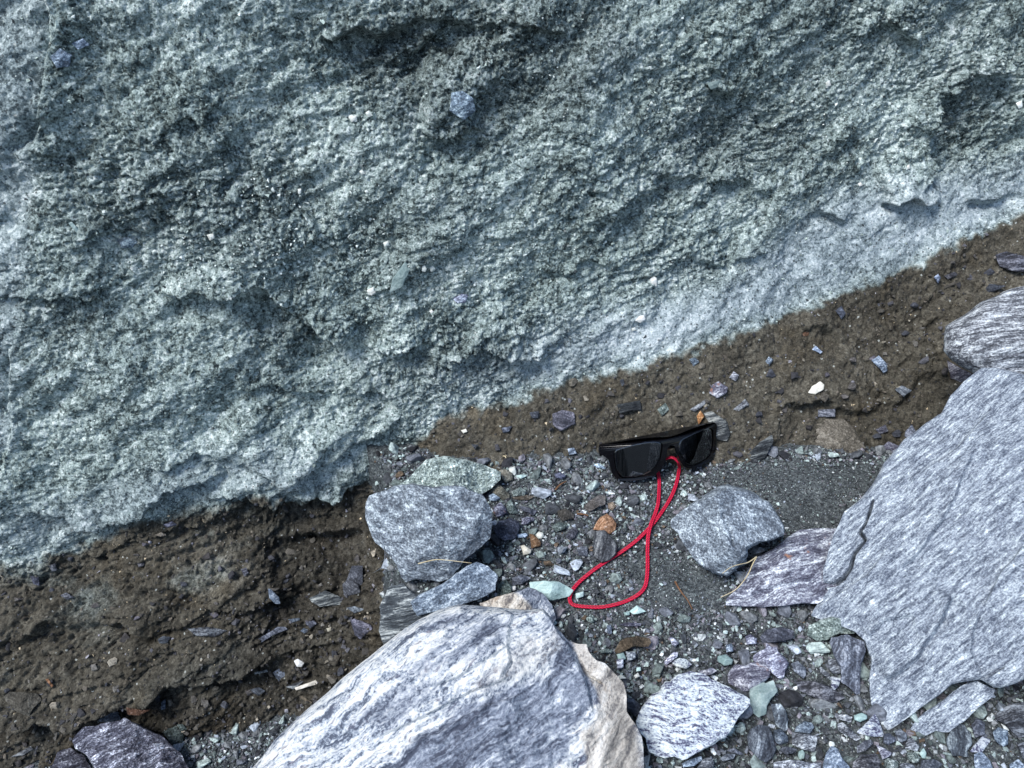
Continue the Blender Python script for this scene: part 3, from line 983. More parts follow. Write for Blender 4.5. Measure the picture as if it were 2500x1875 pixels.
stone('stone', 'elongated blue grey block lying under the grey overhanging stone',
      z2([(550, 1550), (640, 1480), (850, 1380), (960, 1300), (1060, 1230), (1160, 1180), (1260, 1220), (1340, 1310), (1330, 1440), (1190, 1520), (1040, 1570), (900, 1600), (760, 1640), (620, 1680), (580, 1640)]),
      'blue_plain', T=.6, flat=5, back=1.1, point=CAM + ray(1080, 1445) * .770, normal=(-.10, -.62, .78), seed=27, n=220, m=44, tint=(1.1, 1.1, 1.15),
      facets=[(.4, -.9, 1.1, .55), (-.4, .9, .2, 1.0), (1, .3, .6, 1.1)], rough=.04)
stone('stone', 'black and white laminated stone wedged against the banded boulder',
      z4([(770, 75), (850, 50), (900, 100), (960, 120), (1060, 200), (1000, 300), (850, 330), (760, 375), (740, 370), (720, 310), (728, 230), (722, 180), (750, 120)]),
      'laminated', T=.5, flat=4, back=1.2, point=CAM + ray(980, 1510) * .775, normal=(-.25, -.70, .66), seed=31, n=200, m=44, streak=(12, .003, 12, .0016), rough=.03)
stone('stone', 'lumpy blue rock with a cream crust behind the top of the banded boulder',
      z2([(1180, 1560), (1300, 1515), (1400, 1480), (1500, 1455), (1620, 1415), (1740, 1455), (1840, 1570), (1870, 1700), (1800, 1800), (1500, 1800), (1250, 1700)]),
      'banded', T=.55, flat=2.5, back=.8, k=.5, seed=33, n=200, m=44, rough=.10, lift=.012,
      masks=lambda px, py, wv, Lc: np.stack([soft_in(px + wv * 3, py + wv * 3, z2([(1450, 1440), (1620, 1400), (1900, 1500), (1900, 1760), (1700, 1700), (1640, 1580), (1540, 1490)]), 6),
                                             1 - soft_in(px, py, z2([(1450, 1440), (1620, 1400), (1900, 1500), (1900, 1760), (1700, 1700), (1640, 1580), (1540, 1490)]), 6),
                                             0 * px, np.ones_like(px)], 1))
stone('stone', 'grey pyramid shaped stone right of the red cord',
      [(1638, 1268), (1662, 1250), (1700, 1222), (1740, 1196), (1758, 1185), (1777, 1181), (1809, 1191), (1840, 1204), (1877, 1225), (1895, 1252), (1913, 1286), (1913, 1306), (1886, 1318), (1858, 1324), (1825, 1342), (1827, 1358),
       (1809, 1374), (1791, 1395), (1775, 1408), (1741, 1397), (1712, 1384), (1696, 1366), (1676, 1335), (1655, 1300), (1640, 1287)],
      'grey_plain', T=1.5, flat=3, back=.7, k=.35, seed=36, n=260, m=60, rough=.05, lift=.006, tint=(1.15, 1.2, 1.28),
      facets=[(-.97, -.15, .95, .78), (.85, .10, .62, .72), (-.1, -1, .9, 1.0), (.8, -.6, .9, .95), (-.3, .95, .30, .88)],
      grooves=[([(1760, 1250), (1775, 1275), (1785, 1300), (1790, 1330)], 4, .003)])
stone('stone', 'flat purple grey slab with white streaks between pyramid stone and right boulder',
      zoom(1750, 1150, 4.424, [(440, 920), (600, 850), (760, 720), (900, 640), (1100, 615), (1290, 620), (1350, 800), (1330, 1040), (1300, 1210), (1250, 1350), (1100, 1440), (900, 1430), (700, 1460), (300, 1460), (90, 1450), (110, 1370), (250, 1250), (330, 1080)]),
      'purple_slab', T=.18, flat=6, back=.5, k=.85, seed=41, n=260, m=60, rough=.035, lift=.012, streak=(18, .005, 8, .001),
      steps=[(zoom(1750, 1150, 4.424, [(330, 1340), (500, 1290), (740, 1210), (960, 1170), (1150, 1220)]), .002, 30, 30)])
stone('stone', 'white stone with purple veins leaning right of the banded boulder',
      zoom(1500, 1500, 4.424, [(700, 640), (820, 620), (960, 640), (1120, 730), (1250, 790), (1400, 870), (1465, 910), (1470, 970), (1330, 1130), (1300, 1220), (1180, 1340), (1020, 1440), (860, 1520), (730, 1575), (640, 1540), (520, 1555), (380, 1480), (330, 1340), (260, 1250), (235, 1150), (280, 1050), (320, 950), (400, 870), (480, 820), (540, 720), (600, 720)]),
      'white_veined', T=.30, flat=5, back=.8, k=.55, seed=44, n=280, m=64, rough=.035, lift=.02,
      facets=[(-.8, -.6, .95, .95), (0, -1, .4, 1.1), (.9, -.3, .3, 1.2), (.3, .95, .35, 1.2)], streak=(-14, .006, 4, .0009))
stone('stone', 'thin broken slab below the crack at the foot of the right boulder',
      zoom(2000, 1500, 4.424, [(950, 1290), (1040, 1150), (1150, 1050), (1400, 870), (1560, 760), (1700, 720), (1760, 750), (1895, 820), (1860, 900), (1740, 990), (1560, 1160), (1400, 1270), (1260, 1255), (1160, 1305), (1050, 1300)]),
      'granular_blue', T=.15, flat=7, back=.5, normal=(-.40, -.42, .81), seed=47, n=240, m=44, rough=.03, lift=.006)

zl_ = lambda pts: zoom(0, 1600, 4.424, pts)
stone('stone', 'silvery purple crinkled stone at the bottom left in the hollow',
      zl_([(780, 930), (830, 860), (900, 780), (1060, 750), (1300, 700), (1350, 665), (1420, 720), (1560, 780), (1760, 880), (1950, 1060), (2050, 1217), (2080, 1400), (1600, 1560), (1100, 1500), (1010, 1217), (940, 1080), (820, 1010)]),
      'silver_purple', T=.5, flat=3.5, back=.8, k=.4, seed=51, n=260, m=60, rough=.05, lift=.02, tint=(1.5, 1.5, 1.5), streak=(28, .006, 3, .002),
      facets=[(.7, .7, .7, .8), (-.6, .8, .4, 1.0), (-.9, -.4, .4, 1.1)], steps=[(zl_([(1560, 780), (1600, 930), (1750, 1060), (1700, 1217)]), .003, 30, 50)])
stone('stone', 'small grey stone left of the silvery purple stone in the hollow', zl_([(620, 1040), (760, 1000), (900, 1080), (980, 1200), (1060, 1400), (500, 1440), (560, 1200)]), 'silver_purple', T=.4, k=.4, seed=53, lift=.012, tint=(.75, .72, .75))
stone('stone', 'small pale wedge sitting on top of the silvery purple stone', zl_([(1060, 710), (1160, 590), (1260, 575), (1310, 690), (1180, 730)]), 'blue_plain', T=.4, k=.4, seed=54, lift=.03, tint=(.8, .8, .85))

# ---- the smaller traced stones, one by one
za = lambda pts: zoom(1500, 1500, 4.424, pts)
zb = lambda pts: zoom(2000, 1500, 4.424, pts)
zc = lambda pts: zoom(1200, 1120, 5.53, pts)
z3 = lambda pts: zoom(1500, 1450, 2.212, pts)
G1, G2 = 'stones in the gravel near the sunglasses', 'broken stones in the gravel at the bottom right'
SMALL = [
    (za([(110, 900), (200, 905), (290, 990), (280, 1060), (230, 1115), (130, 1020)]), 'dark_fine', (1.2, 1.3, 1.6), 'black wedge shaped pebble squeezed between the banded boulder and the white veined stone', G2),
    (za([(1640, 305), (1690, 350), (1750, 350), (1770, 400), (1850, 470), (1885, 530), (1850, 610), (1830, 690), (1780, 700), (1700, 640), (1660, 590), (1500, 500), (1500, 450), (1560, 400), (1630, 370)]), 'purple_slab', (1.05, 1.0, 1.2), 'jagged lilac flake leaning on a brown sided block', G2),
    (za([(1300, 540), (1420, 545), (1480, 520), (1600, 500), (1690, 600), (1680, 680), (1640, 720), (1460, 830), (1400, 835), (1230, 740), (1220, 640), (1260, 580)]), 'purple_slab', (.85, .78, .85), 'lilac block with dark brown sides above the cross shaped flake', G2),
    (za([(1480, 730), (1590, 690), (1630, 740), (1720, 710), (1765, 830), (1690, 920), (1650, 990), (1640, 1080), (1560, 1115), (1500, 1070), (1465, 970), (1450, 850)]), 'smooth_green', (.85, .85, .88), 'smooth grey green flake with notched top beside the white veined stone', G2),
    (za([(1690, 970), (1790, 965), (1850, 1030), (1875, 1150), (1870, 1240), (1840, 1265), (1740, 1200), (1710, 1080)]), 'streaked_steep', (1.1, 1.25, 1.2), 'upright greenish oblong stone below the notched flake', G2),
    (za([(1460, 1240), (1560, 1190), (1680, 1210), (1720, 1340), (1750, 1460), (1700, 1560), (1640, 1600), (1560, 1570), (1440, 1440), (1435, 1320)]), 'streaked_steep', (.6, .65, .7), 'rounded dark striped stone with white spots right of the white veined stone', G2),
    (za([(1720, 1250), (1790, 1230), (1870, 1310), (1880, 1380), (1790, 1410), (1740, 1390), (1710, 1310)]), 'blue_plain', (.65, .65, .7), 'blue grey stone between the spotted dark stone and the striped block', G2),
    (za([(1915, 1270), (2060, 1290), (2190, 1310), (2185, 1400), (2160, 1485), (2050, 1470), (1920, 1410)]), 'streaked', (1.15, 1.2, 1.2), 'rectangular pale striped block in the lower gravel', G2),
    (za([(1990, 1480), (2030, 1455), (2060, 1500), (2050, 1560), (2000, 1570), (1980, 1520)]), 'smooth_green', (1, 1.05, 1), 'pale green egg shaped pebble under the striped block', G2),
    (za([(1770, 1460), (1830, 1425), (1900, 1430), (1980, 1460), (1930, 1500), (1860, 1520)]), 'dark_fine', (1.5, 1.5, 1.7), 'dark lens shaped pebble left of the pale green egg pebble', G2),
    (za([(1960, 1210), (2050, 1150), (2130, 1170), (2160, 1220), (2110, 1290), (1940, 1270)]), 'blue_plain', (1, 1, 1), 'speckled blue stone resting behind the striped block', G2),
    (za([(0, 390), (60, 290), (130, 250), (250, 235), (380, 260), (400, 310), (370, 350), (220, 350), (120, 390), (20, 430)]), 'buff', (.55, .45, .35), 'dark brown wedge like driftwood below the red cord', G2),
    (z3([(980, 470), (1080, 470), (1170, 500), (1245, 560), (1180, 590), (1080, 560), (990, 520)]), 'streaked', (.45, .42, .5), 'long dark purple shard left of the upright prism', G2),
    (za([(1110, 450), (1200, 430), (1285, 490), (1270, 540), (1190, 560), (1120, 510)]), 'smooth_green', (.75, .9, .95), 'teal rounded pebble above the white veined stone', G2),
    (za([(1410, 240), (1470, 210), (1545, 260), (1535, 320), (1430, 325)]), 'purple_slab', (.9, .9, 1.1), 'lilac pentagon pebble above the jagged lilac flake', G2),
    (za([(1200, 330), (1270, 310), (1285, 400), (1210, 410)]), 'blue_plain', (1.2, 1.2, 1.3), 'pale blue squarish pebble above the teal rounded pebble', G2),
    (za([(890, 620), (1000, 590), (1060, 570), (1110, 610), (1050, 650), (980, 660)]), 'purple_slab', (1, .95, 1), 'flat grey splinter at the top edge of the white veined stone', G2),
    (za([(1570, 250), (1640, 160), (1800, 130), (1940, 180), (1930, 260), (1780, 300), (1600, 310)]), 'dark_fine', (1.3, 1.2, 1.5), 'broad dark purple stone half buried left of the green crumbly chunk', G2),
    (za([(20, 430), (100, 410), (130, 480), (50, 520)]), 'smooth_green', (1, 1.1, 1.1), 'teal pebble left in the trio above the black wedge pebble', G2),
    (za([(120, 400), (230, 400), (235, 470), (140, 520)]), 'grey_plain', (1.2, 1.15, 1.2), 'grey pebble right in the trio above the black wedge pebble', G2),
    (za([(20, 490), (100, 470), (100, 570), (30, 600)]), 'purple_slab', (1.15, 1.15, 1.25), 'pale lilac pebble lowest in the trio above the black wedge pebble', G2),
    (za([(640, 400), (690, 410), (680, 460), (560, 550), (530, 520)]), 'purple_slab', (1.3, 1.25, 1.4), 'pale finger shaped pebble above the white veined stone', G2),
    (za([(590, 240), (640, 250), (700, 310), (660, 350), (620, 330)]), 'purple_slab', (1, 1, 1.2), 'lilac bow shaped chip below the end of the brown twig', G2),
    (za([(610, 510), (700, 470), (780, 480), (840, 540), (780, 590), (670, 570)]), 'white_veined', (.95, .97, .95), 'off white lumpy pebble touching the top of the white veined stone', G2),
    (za([(730, 1610), (820, 1560), (940, 1530), (950, 1570), (860, 1640), (740, 1650)]), 'blue_plain', (1.5, 1.5, 1.6), 'pale blue stone poking out under the white veined stone', G2),
    (za([(890, 1659), (960, 1560), (1050, 1530), (1080, 1600), (1060, 1720), (900, 1740)]), 'streaked', (.8, .85, .9), 'grey spotted stone at the bottom edge under the white veined stone', G2),
    (za([(1130, 1560), (1210, 1500), (1310, 1510), (1290, 1560), (1180, 1585)]), 'dark_fine', (1.7, 1.8, 1.9), 'dark greenish flat stone near the bottom edge', G2),
    (za([(1210, 1470), (1290, 1440), (1390, 1500), (1380, 1520), (1260, 1495)]), 'dark_fine', (1.8, 1.8, 2.1), 'thin dark slate pebble lying on the dark greenish flat stone', G2),
    (za([(1720, 1600), (1900, 1565), (2060, 1590), (2230, 1600), (2240, 1760), (1720, 1760)]), 'streaked', (1.1, 1.15, 1.25), 'wide pale streaked stone cut by the bottom edge', G2),
    (za([(1905, 530), (1980, 500), (2070, 580), (2070, 650), (2050, 695), (1940, 620)]), 'dark_fine', (1.9, 2.0, 2.2), 'dark blue faceted stone right of the jagged lilac flake', G2),
    (z3([(1040, 220), (1050, 170), (1110, 140), (1180, 120), (1260, 145), (1305, 190), (1300, 215), (1220, 215), (1150, 250), (1090, 255)]), 'crumbly_green', (1.15, 1.22, 1.15), 'pale green crumbly chunk against the left edge of the right boulder', G2),
    (zb([(130, 250), (300, 215), (380, 260), (490, 290), (505, 400), (450, 560), (440, 850), (400, 870), (330, 790), (240, 740), (230, 600), (160, 450), (110, 300)]), 'streaked_steep', (.8, .8, .95), 'upright dark prism with white veins below the green crumbly chunk', G2),
    (zb([(90, 480), (170, 470), (240, 580), (230, 640), (140, 640), (100, 580)]), 'streaked', (.95, 1, 1.05), 'grey block pebble touching the left side of the upright prism', G2),
    (zb([(130, 665), (240, 690), (210, 780), (150, 835), (120, 780)]), 'white_veined', (.9, .85, .85), 'small white triangle pebble left of the foot of the upright prism', G2),
    (zb([(0, 550), (60, 600), (120, 650), (110, 700), (10, 630)]), 'streaked', (.9, .95, .95), 'thin pale splinter above the long dark purple shard', G2),
    (zb([(600, 1070), (640, 1130), (700, 1300), (690, 1325), (560, 1320), (430, 1290), (400, 1270), (500, 1180)]), 'white_veined', (.85, .85, .93), 'white triangular stone at the lower tip of the right boulder', G2),
    (zb([(370, 1090), (460, 1060), (520, 1090), (520, 1130), (440, 1165), (380, 1140)]), 'smooth_green', (1.2, 1.35, 1.35), 'pale turquoise oval pebble behind the white triangular stone', G2),
    (zb([(170, 1070), (300, 1080), (360, 1110), (340, 1170), (230, 1140), (165, 1110)]), 'streaked', (1.15, 1.15, 1.15), 'pale striped bar left of the turquoise oval pebble', G2),
    (zb([(190, 1190), (250, 1160), (330, 1230), (450, 1340), (400, 1370), (300, 1310), (210, 1260)]), 'streaked', (.75, .78, .85), 'long grey stone sloping down under the white triangular stone', G2),
    (zb([(400, 1430), (490, 1360), (560, 1350), (590, 1390), (500, 1480), (410, 1500)]), 'streaked_steep', (.8, .75, .8), 'dark brown stone with a pale edge below the long sloping grey stone', G2),
    (zb([(700, 1290), (760, 1280), (830, 1340), (830, 1370), (740, 1415), (690, 1380)]), 'dark_fine', (2.0, 2.1, 2.6), 'slate blue stone right below the white triangular stone', G2),
    (zb([(810, 1260), (870, 1230), (950, 1290), (950, 1360), (900, 1385), (850, 1370)]), 'dark_fine', (1.9, 2.0, 2.1), 'round dark grey stone under the left end of the broken slab', G2),
    (zb([(960, 1330), (1010, 1330), (1085, 1430), (1060, 1480), (920, 1450)]), 'streaked', (1.05, 1.1, 1.15), 'pale striped wedge below the round dark grey stone', G2),
    (zb([(1075, 1500), (1130, 1440), (1160, 1500), (1150, 1560), (1110, 1555)]), 'smooth_green', (1.25, 1.35, 1.3), 'pale green kite shaped chip right of the striped wedge', G2),
    (zb([(940, 1490), (1040, 1490), (1095, 1550), (1070, 1600), (1010, 1605), (960, 1570)]), 'crumbly_green', (.8, .85, .85), 'grey green stone left of the kite shaped chip', G2),
    (zb([(610, 1400), (700, 1440), (800, 1500), (760, 1540), (680, 1570)]), 'purple_slab', (1.05, 1, 1.05), 'mottled lilac wedge above the dark purple stone at the bottom edge', G2),
    (zb([(370, 1590), (450, 1510), (620, 1510), (665, 1590), (640, 1700), (360, 1700)]), 'streaked', (.45, .42, .48), 'dark purple streaked stone at the bottom edge', G2),
    (zb([(700, 1570), (750, 1550), (855, 1590), (855, 1660), (720, 1700)]), 'crumbly_green', (.9, .9, .95), 'pale faceted stone right of the dark purple streaked stone', G2),
    (zb([(870, 1610), (950, 1600), (1030, 1630), (1030, 1710), (880, 1710)]), 'streaked', (.6, .65, .75), 'dark streaked stone below the grey green stone at the bottom edge', G2),
    (zb([(80, 1480), (130, 1420), (200, 1450), (250, 1560), (340, 1659), (340, 1800), (20, 1800), (40, 1620)]), 'blue_plain', (1.2, 1.2, 1.35), 'tall pale blue stone cut by the bottom edge', G2),
    (zb([(1625, 1480), (1680, 1400), (1760, 1315), (1840, 1350), (1850, 1370), (1760, 1490), (1650, 1490)]), 'white_veined', (.78, .76, .86), 'pale lilac angular stone standing near the right bottom corner', G2),
    (zb([(1670, 1510), (1750, 1480), (1840, 1570), (1880, 1659), (1880, 1760), (1700, 1760), (1670, 1600)]), 'blue_plain', (1.05, 1.05, 1.2), 'blue grey oblong below the pale lilac angular stone', G2),
    (zb([(1870, 1270), (1930, 1215), (2040, 1250), (2040, 1400), (1990, 1435), (1900, 1370)]), 'blue_plain', (.8, .9, 1.0), 'blue faceted stone with a pale scar near the right edge', G2),
    (zb([(1500, 1350), (1560, 1320), (1610, 1360), (1620, 1450), (1560, 1490), (1510, 1430)]), 'blue_plain', (1.1, 1.1, 1.25), 'small pale blue oval stone on the dark streaked flat stone', G2),
    (zb([(1370, 1360), (1440, 1200), (1560, 1180), (1640, 1300), (1660, 1400), (1600, 1480), (1620, 1540), (1440, 1530), (1380, 1440)]), 'streaked_steep', (.6, .7, .7), 'dark streaked flat stone under the right end of the broken slab', G2),
    (zb([(1640, 1190), (1700, 1110), (1790, 1170), (1790, 1300), (1680, 1340)]), 'dark_fine', (1.5, 1.5, 1.8), 'dark stone behind the pale lilac angular stone', G2),
    (zb([(1880, 1120), (1960, 1010), (2080, 960), (2260, 940), (2300, 1100), (2260, 1320), (2150, 1330), (2000, 1190)]), 'streaked', (.4, .44, .52), 'wide dark blue slab at the right edge under the large boulder', G2),
    (zb([(2050, 1620), (2150, 1560), (2212, 1620), (2240, 1760), (2060, 1760)]), 'blue_plain', (1.3, 1.3, 1.4), 'pale blue stone in the bottom right corner', G2),
    (zb([(2140, 1400), (2212, 1380), (2270, 1500), (2200, 1560)]), 'streaked', (.5, .55, .65), 'dark blue stone on the right edge above the corner stone', G2),
    (zb([(1100, 1570), (1240, 1560), (1340, 1620), (1200, 1720), (1090, 1670)]), 'dark_fine', (1.3, 1.4, 1.6), 'dark flat stone at the bottom edge right of the kite shaped chip', G2),
    (z7([(785, 790), (930, 730), (1000, 760), (960, 830), (870, 890), (800, 850)]), 'dark_fine', (2.0, 2.3, 2.5), 'dark stone with pale stripes lodged in the notch of the banded boulder', G2),
    (zc([(1470, 790), (1560, 740), (1620, 780), (1690, 880), (1680, 960), (1600, 1020), (1540, 990), (1400, 960), (1370, 960), (1420, 850)]), 'rusty', (1.1, 1.05, 1.0), 'orange brown stone left of the crossing of the red cord', G1),
    (zc([(1390, 980), (1530, 960), (1620, 1060), (1700, 1170), (1690, 1280), (1600, 1370), (1480, 1410), (1390, 1320), (1370, 1150)]), 'streaked_steep', (.55, .50, .44), 'dark brown egg shaped stone below the orange stone', G1),
    (zc([(390, 1175), (440, 1160), (540, 1230), (530, 1280), (430, 1305)]), 'quartz', (1.0, .93, .75), 'cream pebble with a rusty dot among the grey gravel', G1),
    (zc([(600, 1020), (640, 980), (700, 1000), (715, 1050), (670, 1085), (610, 1070)]), 'quartz', (.85, .95, .95), 'round white pebble beside the brown chip', G1),
    (zc([(510, 1010), (570, 1020), (670, 1120), (670, 1180), (540, 1210)]), 'rusty', (.55, .55, .5), 'brown triangular chip between cream and white pebbles', G1),
    (zc([(340, 1020), (480, 1000), (490, 1040), (460, 1065), (360, 1065)]), 'blue_plain', (1.7, 1.8, 2.0), 'pale blue flat chip left of the brown triangular chip', G1),
    (zc([(30, 650), (130, 580), (205, 680), (210, 740), (80, 800), (20, 720)]), 'purple_slab', (.85, .8, .95), 'lilac faceted pebble right of the grey overhanging stone', G1),
    (zc([(200, 600), (260, 540), (320, 650), (365, 740), (260, 750), (200, 700)]), 'crumbly_green', (.55, .65, .68), 'teal pointed pebble beside the lilac faceted pebble', G1),
    (zc([(360, 640), (480, 650), (620, 700), (570, 770), (430, 710)]), 'dark_fine', (1.6, 1.5, 1.8), 'flat dark slate chip right of the teal pointed pebble', G1),
    (zc([(410, 810), (480, 780), (570, 790), (580, 830), (440, 900), (400, 880)]), 'silver_purple', (2.0, 2.0, 2.1), 'silvery pebble below the flat dark slate chip', G1),
    (zc([(20, 950), (100, 840), (260, 800), (380, 850), (380, 950), (330, 1080), (180, 1110), (60, 1050)]), 'dark_fine', (1.5, 1.4, 1.9), 'large dark purple clod right of the grey overhanging stone', G1),
    (zc([(1240, 650), (1320, 570), (1450, 490), (1540, 500), (1540, 620), (1450, 650), (1340, 710), (1290, 700)]), 'buff', (.85, .85, .95), 'grey oblong stone below the left lens of the sunglasses', G1),
    (zc([(1575, 600), (1640, 580), (1690, 640), (1630, 710), (1570, 670)]), 'buff', (1.3, 1.1, .95), 'tan pebble above the orange brown stone', G1),
    (zc([(-30, 330), (80, 330), (160, 390), (250, 490), (240, 540), (150, 560), (80, 500), (-20, 440)]), 'buff', (.8, .85, .8), 'buff coloured stone right of the green crumbly clod', G1),
    (zc([(100, 150), (200, 140), (290, 200), (290, 290), (180, 320), (120, 250)]), 'buff', (1.1, 1.15, 1.1), 'grey buff lump at the foot of the bank beside a white chip', G1),
    (zc([(230, 130), (320, 95), (340, 200), (310, 230), (240, 180)]), 'quartz', (.7, .85, .88), 'white chip leaning on the grey buff lump', G1),
    (zc([(320, 230), (400, 210), (480, 230), (400, 275)]), 'smooth_green', (1.5, 1.5, 1.5), 'flat pale chip right of the grey buff lump', G1),
    (zc([(260, 450), (380, 380), (470, 430), (450, 500), (300, 510)]), 'crumbly_green', (1.1, 1.1, 1.15), 'pale mottled stone lying on a long brown chip', G1),
    (zc([(280, 520), (480, 490), (580, 510), (500, 560), (320, 550)]), 'buff', (.7, .65, .62), 'long brown chip under the pale mottled stone', G1),
    (zc([(890, 700), (1000, 670), (1110, 740), (1120, 800), (960, 850), (900, 780)]), 'buff', (.6, .62, .66), 'dark grey lump in the middle gravel left of the orange stone', G1),
    (zc([(990, 1060), (1060, 950), (1140, 920), (1180, 980), (1120, 1080), (1060, 1100)]), 'dark_fine', (.9, .8, 1.0), 'blackish oval lump left of the dark brown egg stone', G1),  # blackish solid at a dark oval spot in the gravel
    (zc([(810, 920), (900, 850), (1000, 870), (1040, 900), (980, 960), (870, 990)]), 'crumbly_green', (.65, .72, .75), 'grey green stone above the blackish oval lump', G1),
    (zc([(850, 200), (930, 180), (1020, 230), (960, 280), (860, 260)]), 'dark_fine', (1.4, 1.4, 2.4), 'dark blue purple chip near the foot of the bank', G1),
    (zc([(1140, 1200), (1220, 1180), (1300, 1190), (1310, 1330), (1180, 1310)]), 'dark_fine', (1.8, 1.8, 2.0), 'dark grey crumbly stone left of the dark brown egg stone', G1),
    (zc([(1380, 80), (1440, 60), (1550, 120), (1530, 140), (1400, 120)]), 'blue_plain', (1.7, 1.9, 2.0), 'pale blue chip left of the sunglasses at the bank foot', G1),
    (z2([(1340, 1380), (1420, 1345), (1470, 1400), (1475, 1460), (1420, 1500), (1340, 1490)]), 'crumbly_green', (.55, .65, .62), 'round dull green pebble behind the lumpy cream crusted rock', G1),
    (z2([(1630, 1370), (1750, 1355), (1890, 1360), (2030, 1440), (1990, 1500), (1820, 1540), (1700, 1500), (1640, 1440)]), 'smooth_green', (1.45, 1.5, 1.5), 'flat pale turquoise stone touching the left bend of the red cord', G1),
    (z2([(2045, 1470), (2120, 1450), (2120, 1500), (2050, 1520)]), 'smooth_green', (1.3, 1.35, 1.35), 'small pale turquoise chip inside the left bend of the red cord', G1),
    (z2([(1260, 590), (1310, 560), (1370, 610), (1340, 640), (1270, 640)]), 'blue_plain', (1.4, 1.5, 1.6), 'small pale blue pebble below the buff coloured stone', G1),
    (z2([(1470, 1330), (1560, 1300), (1650, 1330), (1560, 1390), (1480, 1400)]), 'dark_fine', (1.8, 1.8, 2.1), 'dark wedge pebble above the flat pale turquoise stone', G1),
    (z2([(1460, 1410), (1510, 1400), (1510, 1440), (1480, 1450)]), 'quartz', (.9, .95, 1.1), 'tiny white pebble left of the flat pale turquoise stone', G1),
    (z7([(1265, 190), (1350, 120), (1450, 190), (1380, 215), (1310, 225)]), 'smooth_green', (1.35, 1.5, 1.5), 'pale turquoise chip just below the lower bend of the red cord', G1),
    (z7([(1200, 200), (1270, 185), (1270, 230), (1220, 235)]), 'smooth_green', (1.1, 1.2, 1.2), 'small turquoise chip left of the larger chip below the cord', G1),
    (z7([(1345, 790), (1390, 790), (1395, 830), (1340, 840)]), 'smooth_green', (1.7, 1.75, 1.8), 'square whitish chip left of the white veined stone', G2),
    (z7([(1315, 880), (1360, 850), (1385, 890), (1330, 915)]), 'quartz', (.8, .9, .95), 'white angular chip below the square whitish chip', G2),
    (z7([(1130, 890), (1180, 870), (1240, 910), (1160, 925)]), 'quartz', (.8, .9, .9), 'white flat chip right of the rim of the banded boulder', G2),
    (z7([(800, 260), (850, 230), (900, 290), (860, 320), (810, 290)]), 'crumbly_green', (.8, .95, .95), 'grey green pebble below the cord near the banded boulder', G1),
    (z7([(1150, 330), (1260, 305), (1400, 320), (1390, 345), (1240, 350)]), 'purple_slab', (.55, .55, .68), 'long lilac splinter below the red cord', G1),
    (z7([(1020, 340), (1070, 330), (1080, 430), (1030, 430)]), 'blue_plain', (.7, .7, .85), 'upright slate blue chip left of the long lilac splinter', G1),
    (z7([(930, 610), (1010, 590), (1090, 600), (1080, 640), (960, 640)]), 'crumbly_green', (.7, .8, .85), 'blue green flat stone left of the driftwood like wedge', G2),
]
for q, (pl, mt, tn, lb, gr) in enumerate(SMALL):
    stone('pebble' if np.ptp(np.array(pl), axis=0).max() < 30 else 'stone', lb, pl, mt, T=.95, flat=3.0, back=.9, k=.45, tint=tn, group=gr, nf=5,
          slope=1.0, rough=.06, lift=.009 if gr == G2 else .005, seed=100 + q, cat='pebble' if np.ptp(np.array(pl), axis=0).max() < 30 else 'stone')

